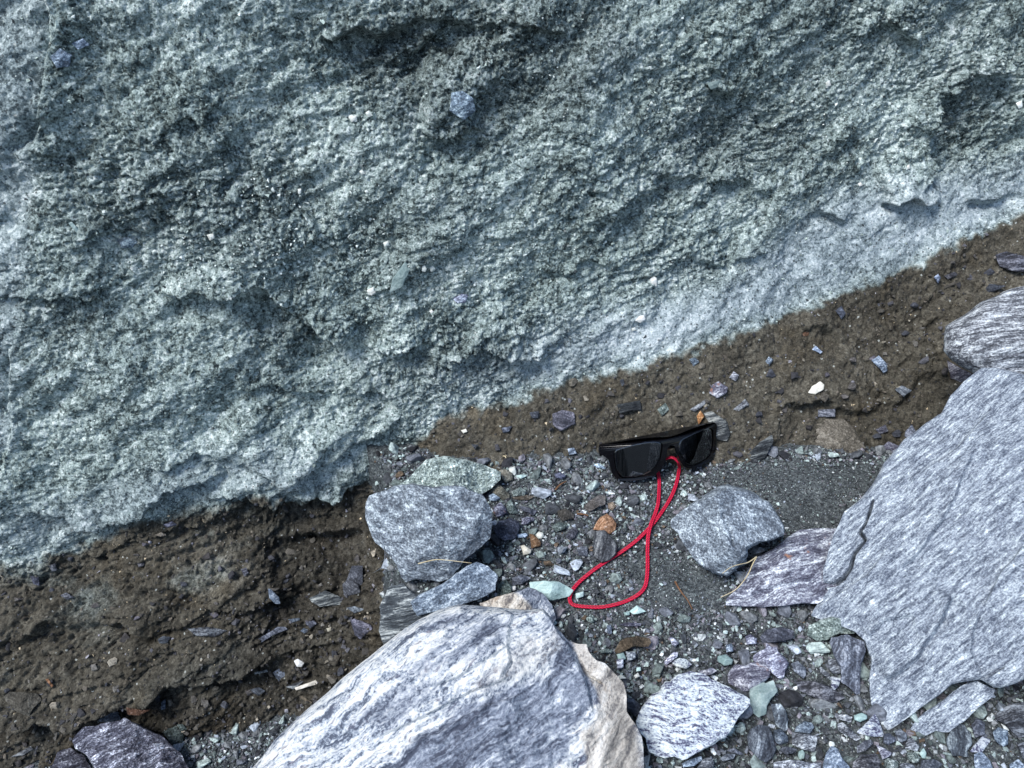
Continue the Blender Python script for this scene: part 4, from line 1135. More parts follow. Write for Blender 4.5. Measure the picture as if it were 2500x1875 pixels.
# ---- stones embedded in the bank: parts of it
z5 = lambda pts: zoom(1600, 650, 2.458, pts)
z8 = lambda pts: zoom(1900, 500, 3.687, pts)
z6 = lambda pts: zoom(550, 1400, 4.909, pts)
zz = lambda pts: zoom(600, 0, 2.212, pts)
zt = lambda pts: zoom(800, 600, 1.586, pts)
EMB = [
    (z5([(915, 760), (940, 720), (990, 690), (1015, 710), (1010, 740), (960, 770)]), 'quartz', (1, .97, .85), 'white quartz stone set in the brown layer'),
    (z5([(320, 760), (340, 710), (380, 690), (435, 725), (430, 760), (370, 795)]), 'purple_slab', (.95, .85, .85), 'pinkish grey stone set in the brown layer'),
    (z5([(1295, 565), (1340, 535), (1385, 580), (1395, 630), (1370, 640)]), 'blue_plain', (1.1, 1.1, 1.25), None),
    (z5([(440, 670), (470, 630), (505, 655), (480, 690)]), 'streaked', (.9, .85, .95), None),
    (z5([(205, 860), (300, 800), (300, 830), (240, 875)]), 'streaked', (.6, .6, .6), None),
    (z5([(660, 570), (680, 540), (710, 560), (680, 600)]), 'blue_plain', (.9, .9, .95), None),
    (z5([(200, 560), (240, 545), (265, 575), (230, 600)]), 'blue_plain', (.7, .75, .75), None),
    (z5([(465, 860), (540, 795), (565, 830), (500, 870)]), 'streaked', (.6, .6, .62), None),
    (z5([(10, 860), (60, 820), (85, 860), (40, 900)]), 'crumbly_green', (.8, .85, .8), None),
    (z5([(940, 500), (960, 475), (1005, 515), (990, 525)]), 'blue_plain', (1.1, 1.1, 1.4), None),
    (z5([(860, 1000), (900, 930), (990, 910), (1130, 915), (1200, 980), (1240, 1060), (1290, 1130), (1340, 1190), (1230, 1200), (900, 1200), (850, 1120)]), 'buff', (.95, .92, .86), 'large buff stone half buried at the foot of the bank'),
    (z5([(975, 860), (1080, 855), (1080, 905), (975, 905)]), 'dark_fine', (2, 1.8, 1.9), None),
    (z5([(1500, 990), (1540, 950), (1565, 990), (1490, 1050)]), 'dark_fine', (1.8, 1.8, 2.2), None),
    (z5([(1360, 1080), (1400, 1050), (1470, 1080), (1430, 1120), (1370, 1170)]), 'purple_slab', (.55, .5, .6), None),
    (z5([(1435, 740), (1480, 715), (1540, 745), (1490, 785)]), 'dark_fine', (1.7, 1.8, 1.8), None),
    (z5([(980, 790), (1010, 750), (1045, 780), (1020, 820)]), 'buff', (.7, .68, .66), None),
    (z5([(290, 880), (340, 870), (430, 930), (450, 1000), (430, 1050), (370, 1040), (330, 960)]), 'laminated', (.8, .72, .62), 'striped black and cream stone behind the right lens'),
    (z5([(245, 900), (270, 865), (295, 900), (260, 950)]), 'rusty', (1, .8, .5), None),
    (z5([(550, 1130), (620, 1060), (700, 1010), (710, 1050), (660, 1150), (600, 1190)]), 'laminated', (.55, .55, .55), None),
    (z5([(1320, 980), (1380, 950), (1400, 990), (1350, 1010)]), 'purple_slab', (.4, .38, .42), None),
    (z8([(1955, 450), (2050, 420), (2212, 460), (2320, 500), (2320, 610), (2100, 600), (1990, 550)]), 'streaked', (.36, .34, .46), 'dark purple stone set in the brown layer at the right edge'),
    (z8([(1490, 640), (1590, 600), (1620, 630), (1530, 670)]), 'dark_fine', (1.0, .8, .8), None),
    (z8([(1400, 650), (1440, 620), (1465, 660), (1440, 710)]), 'blue_plain', (.8, .8, 1.1), None),
    (z8([(1830, 800), (1900, 710), (2050, 730), (1950, 780)]), 'dark_fine', (1.1, 1.1, 1.2), None),
    (z8([(510, 950), (570, 910), (610, 980), (570, 1030)]), 'dark_fine', (1.1, 1.2, 1.6), None),
    (z8([(180, 1140), (270, 1110), (310, 1170), (220, 1190)]), 'rusty', (.42, .40, .42), None),
    (z8([(1520, 1400), (1640, 1470), (1760, 1530), (1660, 1610), (1550, 1560)]), 'purple_slab', (.55, .48, .48), None),
    (z6([(1500, 560), (1550, 540), (1740, 610), (1770, 660), (1620, 790), (1550, 740)]), 'dark_fine', (1.6, 1.25, 1.7), 'dark purple triangular stone in the shaded hollow'),
    (z6([(510, 180), (540, 180), (650, 290), (660, 370), (590, 360), (530, 300)]), 'blue_plain', (.7, .7, .8), None),
    (z6([(820, 1050), (870, 1020), (950, 1070), (920, 1120), (860, 1120)]), 'quartz', (.8, .85, 1.0), 'white pebble set in the shaded brown layer'),
    (z6([(1400, 130), (1480, 60), (1600, 130), (1620, 230), (1500, 270), (1420, 260)]), 'dark_fine', (1.7, 1.5, 1.4), None),
    (z6([(1000, 300), (1200, 200), (1380, 280), (1420, 370), (1130, 400), (1030, 340)]), 'laminated', (.8, .78, .72), None),
    (z6([(390, 790), (620, 640), (720, 640), (740, 670), (560, 750), (430, 830)]), 'dark_fine', (2.2, 2.1, 2.4), None),
    (z6([(830, 1370), (1080, 1280), (1110, 1300), (1100, 1330), (850, 1400)]), 'quartz', (.9, .8, .7), None),
    (z6([(560, 1190), (640, 1140), (780, 1140), (780, 1220), (640, 1290)]), 'dark_fine', (2.2, 2.3, 2.5), None),
    (z6([(1450, 410), (1550, 390), (1670, 430), (1550, 480)]), 'dark_fine', (1.7, 1.9, 1.9), None),
    (z6([(1280, 1050), (1300, 980), (1390, 980), (1340, 1090)]), 'buff', (.4, .38, .35), None),
    (z6([(750, 550), (890, 530), (900, 560), (800, 590)]), 'blue_plain', (.5, .5, .55), None),
    (z6([(950, 590), (1060, 560), (1100, 600), (1020, 660)]), 'dark_fine', (1.3, 1.2, 1.5), None),
    (z6([(900, 690), (940, 650), (990, 670), (950, 720)]), 'blue_plain', (.5, .5, .58), None),
    (z6([(720, 1360), (900, 1290), (950, 1290), (820, 1390)]), 'streaked', (.6, .62, .6), None),
    (z6([(880, 1480), (920, 1460), (1050, 1550), (1020, 1570)]), 'buff', (1.0, .9, .75), None),
    (z6([(340, 1190), (510, 1150), (520, 1180), (350, 1210)]), 'streaked', (.9, .9, .8), None),
    (z6([(1210, 660), (1270, 640), (1270, 690), (1230, 700)]), 'quartz', (.6, .55, .4), None),
    (z6([(270, 1400), (400, 1360), (480, 1410), (400, 1470)]), 'dark_fine', (1.5, 1.5, 1.5), None),
    (z6([(640, 430), (740, 420), (740, 520), (680, 560)]), 'buff', (.45, .42, .38), None),
    (zl_([(40, 450), (100, 395), (260, 395), (400, 410), (450, 480), (340, 600), (320, 660), (200, 620), (80, 520)]), 'buff', (.62, .62, .58), 'flat grey stone jutting out of the bank at the lower left'),
    (zl_([(490, 260), (520, 250), (580, 330), (560, 350)]), 'rusty', (.7, .6, .5), None),
    (zl_([(1740, 500), (1790, 470), (1790, 580), (1740, 590)]), 'blue_plain', (.5, .48, .55), None),
    (zl_([(1810, 480), (1850, 470), (1880, 520), (1820, 560)]), 'buff', (.6, .58, .55), None),
    (zl_([(1360, 560), (1540, 590), (1640, 580), (1500, 650), (1380, 640)]), 'rusty', (.22, .18, .17), None),
    (zl_([(110, 1100), (330, 980), (360, 1010), (250, 1080)]), 'streaked', (.5, .48, .45), None),
    (zl_([(1750, 830), (1900, 760), (1990, 860), (1960, 1010), (1860, 960)]), 'crumbly_green', (.28, .34, .35), None),
    (zl_([(1910, 750), (1970, 740), (2030, 800), (1950, 820)]), 'crumbly_green', (.4, .48, .48), None),
    (zoom(0, 1200, 2.212, [(850, 800), (880, 780), (925, 785), (900, 820), (860, 820)]), 'laminated', (.9, .85, 1.0), None),
    (zoom(0, 1200, 2.212, [(1010, 740), (1120, 730), (1230, 750), (1160, 785), (1060, 780)]), 'streaked', (.4, .42, .45), None),
    (zoom(0, 1200, 2.212, [(265, 400), (300, 385), (310, 425), (280, 435)]), 'dark_fine', (1.2, 1.1, 1.1), None),
    (zoom(0, 1200, 2.212, [(160, 455), (210, 460), (215, 510), (180, 500)]), 'dark_fine', (1.4, 1.2, 1.6), None),
    (zoom(0, 1200, 2.212, [(325, 560), (360, 545), (400, 570), (360, 585)]), 'streaked', (.5, .48, .55), None),
    (zoom(0, 1200, 2.212, [(880, 180), (930, 160), (960, 180), (900, 195)]), 'dark_fine', (1.5, 1.2, 1.7), None),
    (zoom(0, 1200, 2.212, [(835, 235), (870, 220), (900, 235), (870, 245)]), 'buff', (1.6, 1.5, 1.4), None),
    (zoom(0, 1200, 2.212, [(740, 385), (780, 375), (780, 400), (750, 410)]), 'dark_fine', (1.3, 1.0, .9), None),
    (zoom(0, 1200, 2.212, [(1300, 420), (1330, 410), (1345, 440), (1320, 460)]), 'purple_slab', (.5, .48, .45), None),
    (zoom(0, 1200, 2.212, [(1870, 480), (1900, 400), (1960, 400), (1960, 500), (1900, 560)]), 'dark_fine', (1.5, 1.4, 1.5), None),
    (zt([(870, 650), (910, 635), (955, 645), (960, 690), (900, 720), (870, 690)]), 'dark_fine', (2.0, 1.5, 1.7), 'dark reddish purple stone set where the two layers meet'),
    (zt([(1120, 615), (1210, 598), (1215, 635), (1130, 650)]), 'laminated', (.5, .48, .45), None),
    (zt([(780, 645), (820, 640), (815, 668), (790, 668)]), 'dark_fine', (1.2, 1.2, 1.3), None),
    (zt([(672, 705), (715, 698), (700, 722), (678, 725)]), 'dark_fine', (1.1, 1.2, 1.6), None),
    (zt([(555, 768), (585, 770), (570, 790)]), 'dark_fine', (.8, .8, .8), None),
    (zt([(928, 785), (955, 782), (965, 805), (935, 810)]), 'blue_plain', (.9, .9, 1.0), None),
    (zt([(515, 715), (535, 708), (542, 720), (525, 727)]), 'quartz', (1, 1, .9), None),
    (zt([(1130, 520), (1145, 515), (1150, 535), (1140, 545)]), 'dark_fine', (1.1, 1.1, 1.1), None),
    # pale clasts of the upper layer
    (zt([(1190, 290), (1205, 272), (1225, 268), (1232, 285), (1210, 300)]), 'quartz', (.92, .95, 1), 'white clast set in the grey green layer left of its right third'),
    (zt([(1175, 322), (1190, 315), (1195, 328), (1180, 330)]), 'quartz', (.7, .8, .8), None),
    (zt([(1245, 130), (1262, 118), (1275, 125), (1275, 160), (1255, 150)]), 'quartz', (.9, .95, 1), None),
    (zt([(365, 80), (375, 73), (385, 90), (378, 103), (366, 98)]), 'quartz', (.75, .88, .9), None),
    (zt([(398, 85), (412, 76), (420, 92), (405, 103)]), 'quartz', (.7, .88, .9), None),
    (zt([(150, 175), (170, 162), (187, 180), (170, 195)]), 'quartz', (.9, .95, .92), None),
    (zt([(392, 255), (402, 246), (412, 255), (402, 264)]), 'quartz', (1, 1, 1), None),
    (zt([(485, 205), (520, 185), (545, 190), (535, 220), (500, 225)]), 'purple_slab', (1.0, 1.1, 1.3), None),
    (zt([(250, 130), (300, 60), (320, 90), (290, 160), (240, 180)]), 'smooth_green', (.75, .75, .75), 'smooth grey oblong clast in the middle of the grey green layer'),
    (zz([(645, 610), (665, 595), (690, 625), (660, 635)]), 'quartz', (.8, .95, .95), None),
    (zz([(555, 625), (575, 618), (605, 655), (590, 660)]), 'quartz', (.8, .95, .95), None),
    (zz([(612, 925), (630, 915), (645, 940), (625, 945)]), 'quartz', (.85, .98, .98), None),
    (zz([(640, 1030), (655, 1025), (665, 1040), (650, 1045)]), 'quartz', (.8, .95, .95), None),
    (zz([(740, 1310), (770, 1300), (775, 1325), (750, 1335)]), 'quartz', (.8, .95, .95), None),
    (zz([(950, 1440), (965, 1430), (975, 1455), (955, 1470)]), 'quartz', (.75, .9, .9), None),
    (zz([(990, 1445), (1010, 1432), (1025, 1450), (1000, 1470)]), 'quartz', (.7, .85, .85), None),
    (zz([(655, 1565), (690, 1550), (700, 1585), (665, 1595)]), 'quartz', (.85, .95, .95), None),
    (zz([(280, 1020), (300, 1018), (300, 1045), (285, 1050)]), 'quartz', (.9, 1, 1), None),
    (zz([(1110, 500), (1170, 490), (1230, 530), (1240, 600), (1180, 650), (1100, 600)]), 'blue_plain', (1.0, 1.15, 1.15), 'bluish lump bulging from the upper grey green layer'),
    (zoom(0, 0, 2.458, [(2090, 700), (2140, 690), (2145, 720), (2110, 735)]), 'quartz', (.9, 1, 1), None),
    (zoom(0, 0, 2.458, [(1240, 1410), (1280, 1400), (1290, 1430), (1260, 1445)]), 'quartz', (.9, 1, 1), None),
    (zoom(0, 0, 2.458, [(410, 1340), (430, 1330), (490, 1390), (470, 1410)]), 'smooth_green', (.9, .9, .9), None),
    (zoom(0, 0, 2.458, [(300, 340), (360, 290), (430, 330), (420, 400), (340, 410)]), 'blue_plain', (1.0, 1.1, 1.2), None),
    (zoom(0, 0, 2.458, [(430, 260), (500, 230), (540, 270), (470, 300)]), 'blue_plain', (1.2, 1.25, 1.4), None),
    (zoom(0, 0, 2.458, [(700, 1440), (760, 1420), (830, 1450), (790, 1490), (730, 1490)]), 'blue_plain', (.55, .7, .7), None),
    (zoom(1600, 0, 1.41, [(1240, 355), (1262, 345), (1265, 368), (1250, 375)]), 'quartz', (.9, 1, 1), None),
    (zoom(1600, 0, 1.41, [(600, 330), (1, 1), (2, 2)][:0] + [(585, 285), (600, 275), (605, 295), (590, 300)]), 'quartz', (.8, .9, .95), None),
    (zoom(1600, 0, 1.41, [(866, 570), (875, 566), (876, 580), (868, 582)]), 'quartz', (1, 1, 1), None),
    (zoom(1600, 0, 1.41, [(697, 632), (708, 627), (714, 638), (702, 642)]), 'quartz', (1, 1, 1), None),
    (zoom(1600, 0, 1.41, [(175, 285), (225, 275), (232, 295), (190, 310)]), 'smooth_green', (.6, .6, .6), None),
]
for q, (pl, mt, tn, lb) in enumerate(EMB):
    stone('stone', lb, pl, mt, where='bank', T=.42, flat=3, back=.9, tint=tn, nf=5, slope=.7, rough=.06, parent=bank, seed=400 + q, lift=.0015)

# ------------------------------------------------------------------ chips: prototypes
def hull_proto(r, npts, flat=1.0):
    pts = r.normal(size=(npts, 3))
    pts /= np.linalg.norm(pts, axis=1)[:, None]
    pts *= r.uniform(.78, 1.0, (npts, 1))
    pts *= np.array([1.0, r.uniform(.6, .9), r.uniform(.4, .7) * flat])
    bm = bmesh.new()
    for p in pts:
        bm.verts.new(p)
    res = bmesh.ops.convex_hull(bm, input=bm.verts)
    junk = [g for g in res['geom_interior'] if isinstance(g, bmesh.types.BMVert)]
    bmesh.ops.delete(bm, geom=junk, context='VERTS')
    bmesh.ops.triangulate(bm, faces=bm.faces)
    bm.verts.index_update()
    V = np.array([v.co[:] for v in bm.verts]); F = np.array([[v.index for v in f.verts] for f in bm.faces])
    bm.free()
    return V, F
PR = np.random.default_rng(77)
TINY = [hull_proto(PR, 7) for _ in range(12)]
CHIP = [hull_proto(PR, 11, f) for f in (1, 1, .8, .8, 1, .6, 1.1, .9, .7, 1, 1, .9)]

def rand_rot(n, r, nrm=None, tilt=.5):
    """rotation matrices; flat axis near nrm"""
    z = (nrm if nrm is not None else np.tile([0, 0, 1.0], (n, 1))) + r.normal(size=(n, 3)) * tilt
    z /= np.linalg.norm(z, axis=1)[:, None]
    a = r.normal(size=(n, 3))
    x = np.cross(a, z); x /= np.linalg.norm(x, axis=1)[:, None]
    y = np.cross(z, x)
    return np.stack([x, y, z], 2)

def scatter(name, pos, size, nrm, cols, protos, mat, r, tilt=.45, **kw):
    n = len(pos)
    R = rand_rot(n, r, nrm, tilt)
    sc = size[:, None] * r.uniform(.75, 1.25, (n, 3)) * np.array([1.0, 1, 1])
    pid = r.integers(0, len(protos), n)
    VV, FF, CC, base = [], [], [], 0
    for k, (V, F) in enumerate(protos):
        m = np.nonzero(pid == k)[0]
        if len(m) == 0:
            continue
        W = V[None] * sc[m][:, None]
        W = np.einsum('nij,nvj->nvi', R[m], W) + pos[m][:, None]
        VV.append(W.reshape(-1, 3))
        FF.append((F[None] + (np.arange(len(m)) * len(V))[:, None, None] + base).reshape(-1, 3))
        CC.append(np.repeat(cols[m], len(V), axis=0))
        base += len(m) * len(V)
    VV = np.concatenate(VV); FF = np.concatenate(FF); CC = np.concatenate(CC)
    me = make_mesh(name, VV, FF, mat, False, {'col': np.c_[CC, np.ones(len(CC))]})
    return add(name, me, **kw)

PAL = {   # gravel colours
    'dark grey': (.06, .068, .08), 'slate blue': (.12, .135, .165), 'grey': (.16, .175, .19), 'grey green': (.15, .19, .19), 'pale green': (.33, .41, .41),
    'lilac grey': (.18, .175, .205), 'brown': (.12, .09, .065), 'whitish': (.55, .60, .62), 'blackish': (.022, .024, .03), 'pale blue': (.32, .37, .44)}
PN = list(PAL)
PV = np.array([PAL[k] for k in PN])
PWt = np.array([.20, .09, .17, .15, .13, .08, .02, .05, .07, .05]); PWt = PWt / PWt.sum()
OUTL = [(p, inside) for p, e, o in USED if e > 60]
def free_of_stones(px, py, big_only=True):
    ok = np.ones(len(px), bool)
    for p, e, o in USED:
        if big_only and e < 40:
            continue
        a, b = p.min(0), p.max(0)
        near = (px > a[0]) & (px < b[0]) & (py > a[1]) & (py < b[1]) & ok
        idx = np.nonzero(near)[0]
        if len(idx):
            ok[idx[inside(px[idx], py[idx], p)]] = False
    return ok

SAND = [[(1500, 1375), (1620, 1350), (1740, 1400), (1790, 1470), (1720, 1500), (1600, 1480), (1560, 1430)],
        [(1730, 1165), (1880, 1130), (2140, 1130), (2130, 1190), (2050, 1260), (2040, 1300), (1930, 1310), (1880, 1220), (1800, 1185)]]
def sandy(px, py):
    return np.maximum(soft_in(px, py, SAND[0], 25), soft_in(px, py, SAND[1], 25))

CORD = [(1632, 1118), (1656, 1130), (1652, 1180), (1628, 1237), (1588, 1292), (1520, 1352), (1450, 1398), (1399, 1445), (1391, 1463), (1405, 1485), (1465, 1489), (1533, 1472), (1573, 1440), (1580, 1350), (1597, 1268), (1608, 1175), (1600, 1150)]
def ground_points(n, r):
    x = r.uniform(-.55, .62, n); y = r.uniform(.24, .76, n)
    z = G(x, y)
    Pg = np.stack([x, y, z], 1)
    px, py, w = project(Pg)
    ok = (px > -60) & (px < 2560) & (py < 1960) & (y < bankY(x, z) - .002)
    return Pg[ok], px[ok], py[ok]

# tiny grit
r = np.random.default_rng(21)
Pg, px, py = ground_points(105000, r)
ok = free_of_stones(px, py)
Pg, px, py = Pg[ok], px[ok], py[ok]
Pg = Pg[:52000]; px = px[:52000]; py = py[:52000]
sd_ = sandy(px, py)
size = r.uniform(.0009, .0023, len(Pg)) * (1 - .35 * sd_)
ci = r.choice(len(PN), len(Pg), p=PWt)
cols = PV[ci] * r.uniform(.3, 1.15, (len(Pg), 1))
Pg[:, 2] += size * .55 + .003 * fbm(Pg * 30, 3, 200)
scatter('grit', Pg, size, None, cols, TINY, MAT['grains'], r, .8, kind='stuff', label='fine dark grit covering the bench')

# gravel: power-law sizes, the 300 largest free-standing ones as things
Pg, px, py = ground_points(52000, r)
sd_ = sandy(px, py)
coarse = sstep(1540, 1720, py) * sstep(1350, 1650, px) * 1.0 + .30 * (px < 1500) * (py > 1120) * (py < 1500) + .15
size = .0021 * (1 - r.uniform(0, 1, len(Pg)) * .988) ** (-.43)
size = np.clip(size * (.85 + .75 * coarse), .0014, .0120)
ok = free_of_stones(px, py) & (r.uniform(0, 1, len(Pg)) > sd_ * .97) & ((size < .0035) | (sd_ < .2))
Pg, px, py, size = Pg[ok], px[ok], py[ok], size[ok]
Pg, px, py, size = Pg[:17000], px[:17000], py[:17000], size[:17000]
# dart throwing for the larger ones so that they do not sit inside each other
o = np.argsort(-size)
Pg, px, py, size = Pg[o], px[o], py[o], size[o]
keep = np.ones(len(Pg), bool)
small_c = np.array([c[2] for c in USED if c[1] <= 60]); small_r = np.array([c[1] / 2 / FPX * .8 for c in USED if c[1] <= 60])
cdist = np.abs(poly_dist(px, py, CORD)[0])
keep &= ~((cdist < 9 + size * FPX / .8 * .9) & (size > .0028))
keep &= ~((px > 1480) & (px < 1750) & (py > 1100) & (py < 1185) & (size > .004))
for i_ in range(2600):
    if not keep[i_]:
        continue
    if len(small_c) and (np.hypot(*(small_c[:, :2] - Pg[i_, :2]).T) < small_r + size[i_] * .8).any():
        keep[i_] = False
        continue
    d = np.hypot(*(Pg[:i_, :2] - Pg[i_, :2]).T)
    if (keep[:i_] & (d < (size[:i_] + size[i_]) * .75)).any():
        keep[i_] = False
Pg, px, py, size = Pg[keep], px[keep], py[keep], size[keep]
vis = (px > 0) & (px < 2500) & (py < 1875)
show = size * vis
order = np.argsort(-show)
NB = 300 - sum(1 for q in USED if q[1] < 30)
ind, rest = order[:NB], order[NB:]
ci = r.choice(len(PN), len(rest), p=PWt)
cols = PV[ci] * r.uniform(.5, 1.35, (len(rest), 1))
Pr = Pg[rest].copy(); Pr[:, 2] += size[rest] * r.uniform(.3, .75, len(rest))
scatter('gravel', Pr, size[rest], None, cols, CHIP, MAT['grains'], r, .5, kind='stuff', label='mixed angular gravel filling the bench between the stones')

# individual pebbles share a dozen meshes
def detailed_proto(k):
    rr = np.random.default_rng(500 + k)
    pts = rr.normal(size=(13, 3)); pts /= np.linalg.norm(pts, axis=1)[:, None]
    pts *= np.array([1.0, rr.uniform(.55, .9), rr.uniform(.4, .7)])
    bm = bmesh.new()
    for p in pts:
        bm.verts.new(p)
    res = bmesh.ops.convex_hull(bm, input=bm.verts)
    bmesh.ops.delete(bm, geom=[g for g in res['geom_interior'] if isinstance(g, bmesh.types.BMVert)], context='VERTS')
    bmesh.ops.bevel(bm, geom=bm.edges[:], offset=.06, segments=1, affect='EDGES')
    bmesh.ops.triangulate(bm, faces=bm.faces)
    for v in bm.verts:
        v.co *= 1 + .05 * math.sin(v.co.x * 9 + k) * math.cos(v.co.y * 8)
    me = bpy.data.meshes.new('pebble')
    bm.to_mesh(me); bm.free()
    for v in me.vertices:
        v.co *= .006
    me.materials.append(MAT['pebble'])
    return me
DP = [detailed_proto(k) for k in range(14)]
SHP = ['angular', 'angular', 'blocky', 'flat', 'wedge shaped', 'blocky', 'angular', 'flat', 'chunky', 'chunky', 'angular', 'wedge shaped', 'flat', 'blocky']
LAND = [('the sunglasses', 1610, 1110), ('the left bend of the red cord', 1395, 1465), ('the crossing of the red cord', 1590, 1285), ('the right side of the cord loop', 1580, 1400),
        ('the grey overhanging stone', 1040, 1290), ('the blue grey block', 1110, 1430), ('the green crumbly clod', 1160, 1150), ('the orange brown stone', 1475, 1275),
        ('the dark brown egg stone', 1478, 1335), ('the pyramid stone', 1780, 1290), ('the flat purple slab', 1900, 1400), ('the white veined stone', 1690, 1745),
        ('the notched flake', 1865, 1700), ('the lilac flake', 1890, 1610), ('the upright prism', 2080, 1620), ('the green crumbly chunk', 2030, 1535),
        ('the white triangular stone', 2125, 1775), ('the broken slab', 2320, 1740), ('the striped block', 1965, 1810), ('the rim of the banded boulder', 1500, 1650),
        ('the lumpy cream crusted rock', 1290, 1480), ('the silvery purple stone', 330, 1800), ('the turquoise stone', 1345, 1440), ('the pale lilac angular stone', 2395, 1815),
        ('the driftwood like wedge', 1545, 1570), ('the spotted dark stone', 1860, 1815), ('the wide dark blue slab', 2470, 1760), ('the cream pebble', 1285, 1345), ('the lower edge of the banded boulder', 780, 1750)]
LX = np.array([(a, b) for _, a, b in LAND], float)
labs = {}
for j, i_ in enumerate(ind):
    k = int(r.integers(0, len(DP)))
    c = int(r.choice(len(PN), p=PWt))
    col = PV[c] * r.uniform(.8, 1.25)
    d = np.hypot(LX[:, 0] - px[i_], LX[:, 1] - py[i_])
    l = int(np.argmin(d))
    dx, dy = px[i_] - LX[l, 0], py[i_] - LX[l, 1]
    rel = ('right of' if dx > 0 else 'left of') if abs(dx) > abs(dy) else ('below' if dy > 0 else 'above')
    sz = 'tiny' if size[i_] < .0045 else ('small' if size[i_] < .007 else 'larger')
    dist = 'close ' if d[l] < 60 else ('' if d[l] < 120 else 'well ')
    lab = f"{sz} {PN[c]} {SHP[k]} pebble {dist}{rel} {LAND[l][0]}"
    o_ = add('pebble', DP[k], None, None, 'pebble', 'loose pebbles on the gravel bench', None, col)
    s = size[i_] / .006
    o_.scale = (s * r.uniform(.85, 1.2), s * r.uniform(.85, 1.2), s * r.uniform(.8, 1.1))
    o_.rotation_euler = (r.normal() * .35, r.normal() * .35, r.uniform(0, 6.28))
    o_.location = (Pg[i_, 0], Pg[i_, 1], Pg[i_, 2] + size[i_] * .30)
    labs.setdefault(lab, []).append((px[i_], py[i_], o_))
ORD = ['second', 'third', 'fourth', 'fifth', 'sixth', 'seventh']
for lab, L in labs.items():
    L.sort(key=lambda t: t[0])
    for q, (_, _, o_) in enumerate(L):
        if len(L) == 1:
            o_['label'] = lab
        elif q == 0:
            o_['label'] = 'leftmost ' + lab
        elif q == len(L) - 1:
            o_['label'] = 'rightmost ' + lab
        else:
            o_['label'] = ORD[min(q - 1, 5)] + ' from left ' + lab.replace(' pebble close', ' pebble').replace(' pebble well', ' pebble')

# --- grains standing out of the bank: stuff child of the bank
r = np.random.default_rng(31)
vid = np.nonzero(inwin & (np.abs(PX - 1250) < 1330) & (PY < 1950))[0]
dens = np.ones(len(vid)) * .5
vx, vy = PX[vid], PY[vid]
dens *= 1 - .75 * silt[vid]
clus = np.zeros(len(vid))
for cx, cy, rx, ry in ((560, 620, 200, 110), (700, 500, 160, 130), (890, 560, 60, 180), (1340, 150, 35, 200), (1650, 300, 120, 60), (480, 700, 90, 30), (2000, 250, 90, 100), (1200, 640, 200, 90)):
    clus += np.exp(-((vx - cx) / rx) ** 2 - ((vy - cy) / ry) ** 2)
dens *= 1 + 1.6 * clus
dens /= dens.sum()
pick = r.choice(len(vid), 22000, p=dens, replace=False)
v = vid[pick]
size = .0011 * (1 - r.uniform(0, 1, len(v)) * .99) ** (-.36)
size = np.clip(size, .0010, .0040)
bro = brown[v] > .5
white = (r.uniform(0, 1, len(v)) < .03 + .28 * np.clip(clus[pick], 0, 1)) & ~bro
cols = np.where(bro[:, None], np.array([.085, .075, .062]) * r.uniform(.4, 1.7, (len(v), 1)), np.array([.27, .33, .31]) * r.uniform(.4, 1.5, (len(v), 1)))
u_ = r.uniform(0, 1, len(v))
cols = np.where((bro & (u_ < .12))[:, None], np.array([.20, .20, .23]) * r.uniform(.5, 1.5, (len(v), 1)), cols)
cols = np.where((bro & (u_ > .955))[:, None], np.array([.46, .38, .26]) * r.uniform(.7, 1.4, (len(v), 1)), cols)
cols = np.where((~bro & (u_ < .10))[:, None], np.array([.035, .045, .05]), cols)
cols = np.where(white[:, None], np.array([.60, .66, .64]) * r.uniform(.8, 1.25, (len(v), 1)), cols)
pos = BANK_P[v] + BANK_N[v] * size[:, None] * .12
scatter('embedded_grains', pos, size, N0[v], cols, TINY, MAT['grains'], r, .5, parent=bank, kind='stuff')
vb = np.nonzero(inwin & (brown > .8) & (np.abs(PX - 1250) < 1330) & (PY < 1950))[0]
wgt = np.where(PX[vb] < 1000, .6 + 2.2 * np.exp(-((PX[vb] - 760) / 260) ** 2 - ((PY[vb] - 1520) / 200) ** 2) + 1.2 * (PY[vb] > 1700), .8)
v2 = vb[r.choice(len(vb), 2300, p=wgt / wgt.sum(), replace=False)]
size = np.clip(.0022 * (1 - r.uniform(0, 1, len(v2)) * .98) ** (-.38), .0020, .0075)
EC = np.array([(.035, .036, .042), (.06, .058, .055), (.085, .08, .07), (.07, .072, .085), (.13, .125, .115), (.25, .23, .19)])
cols = EC[r.choice(6, len(v2), p=[.28, .24, .2, .16, .08, .04])] * r.uniform(.6, 1.3, (len(v2), 1))
scatter('embedded_chips', BANK_P[v2] + N0[v2] * size[:, None] * .15, size, N0[v2] * .5 + np.array([-.3, 0, .8]), cols, CHIP, MAT['grains'], r, .35, parent=bank, kind='stuff')
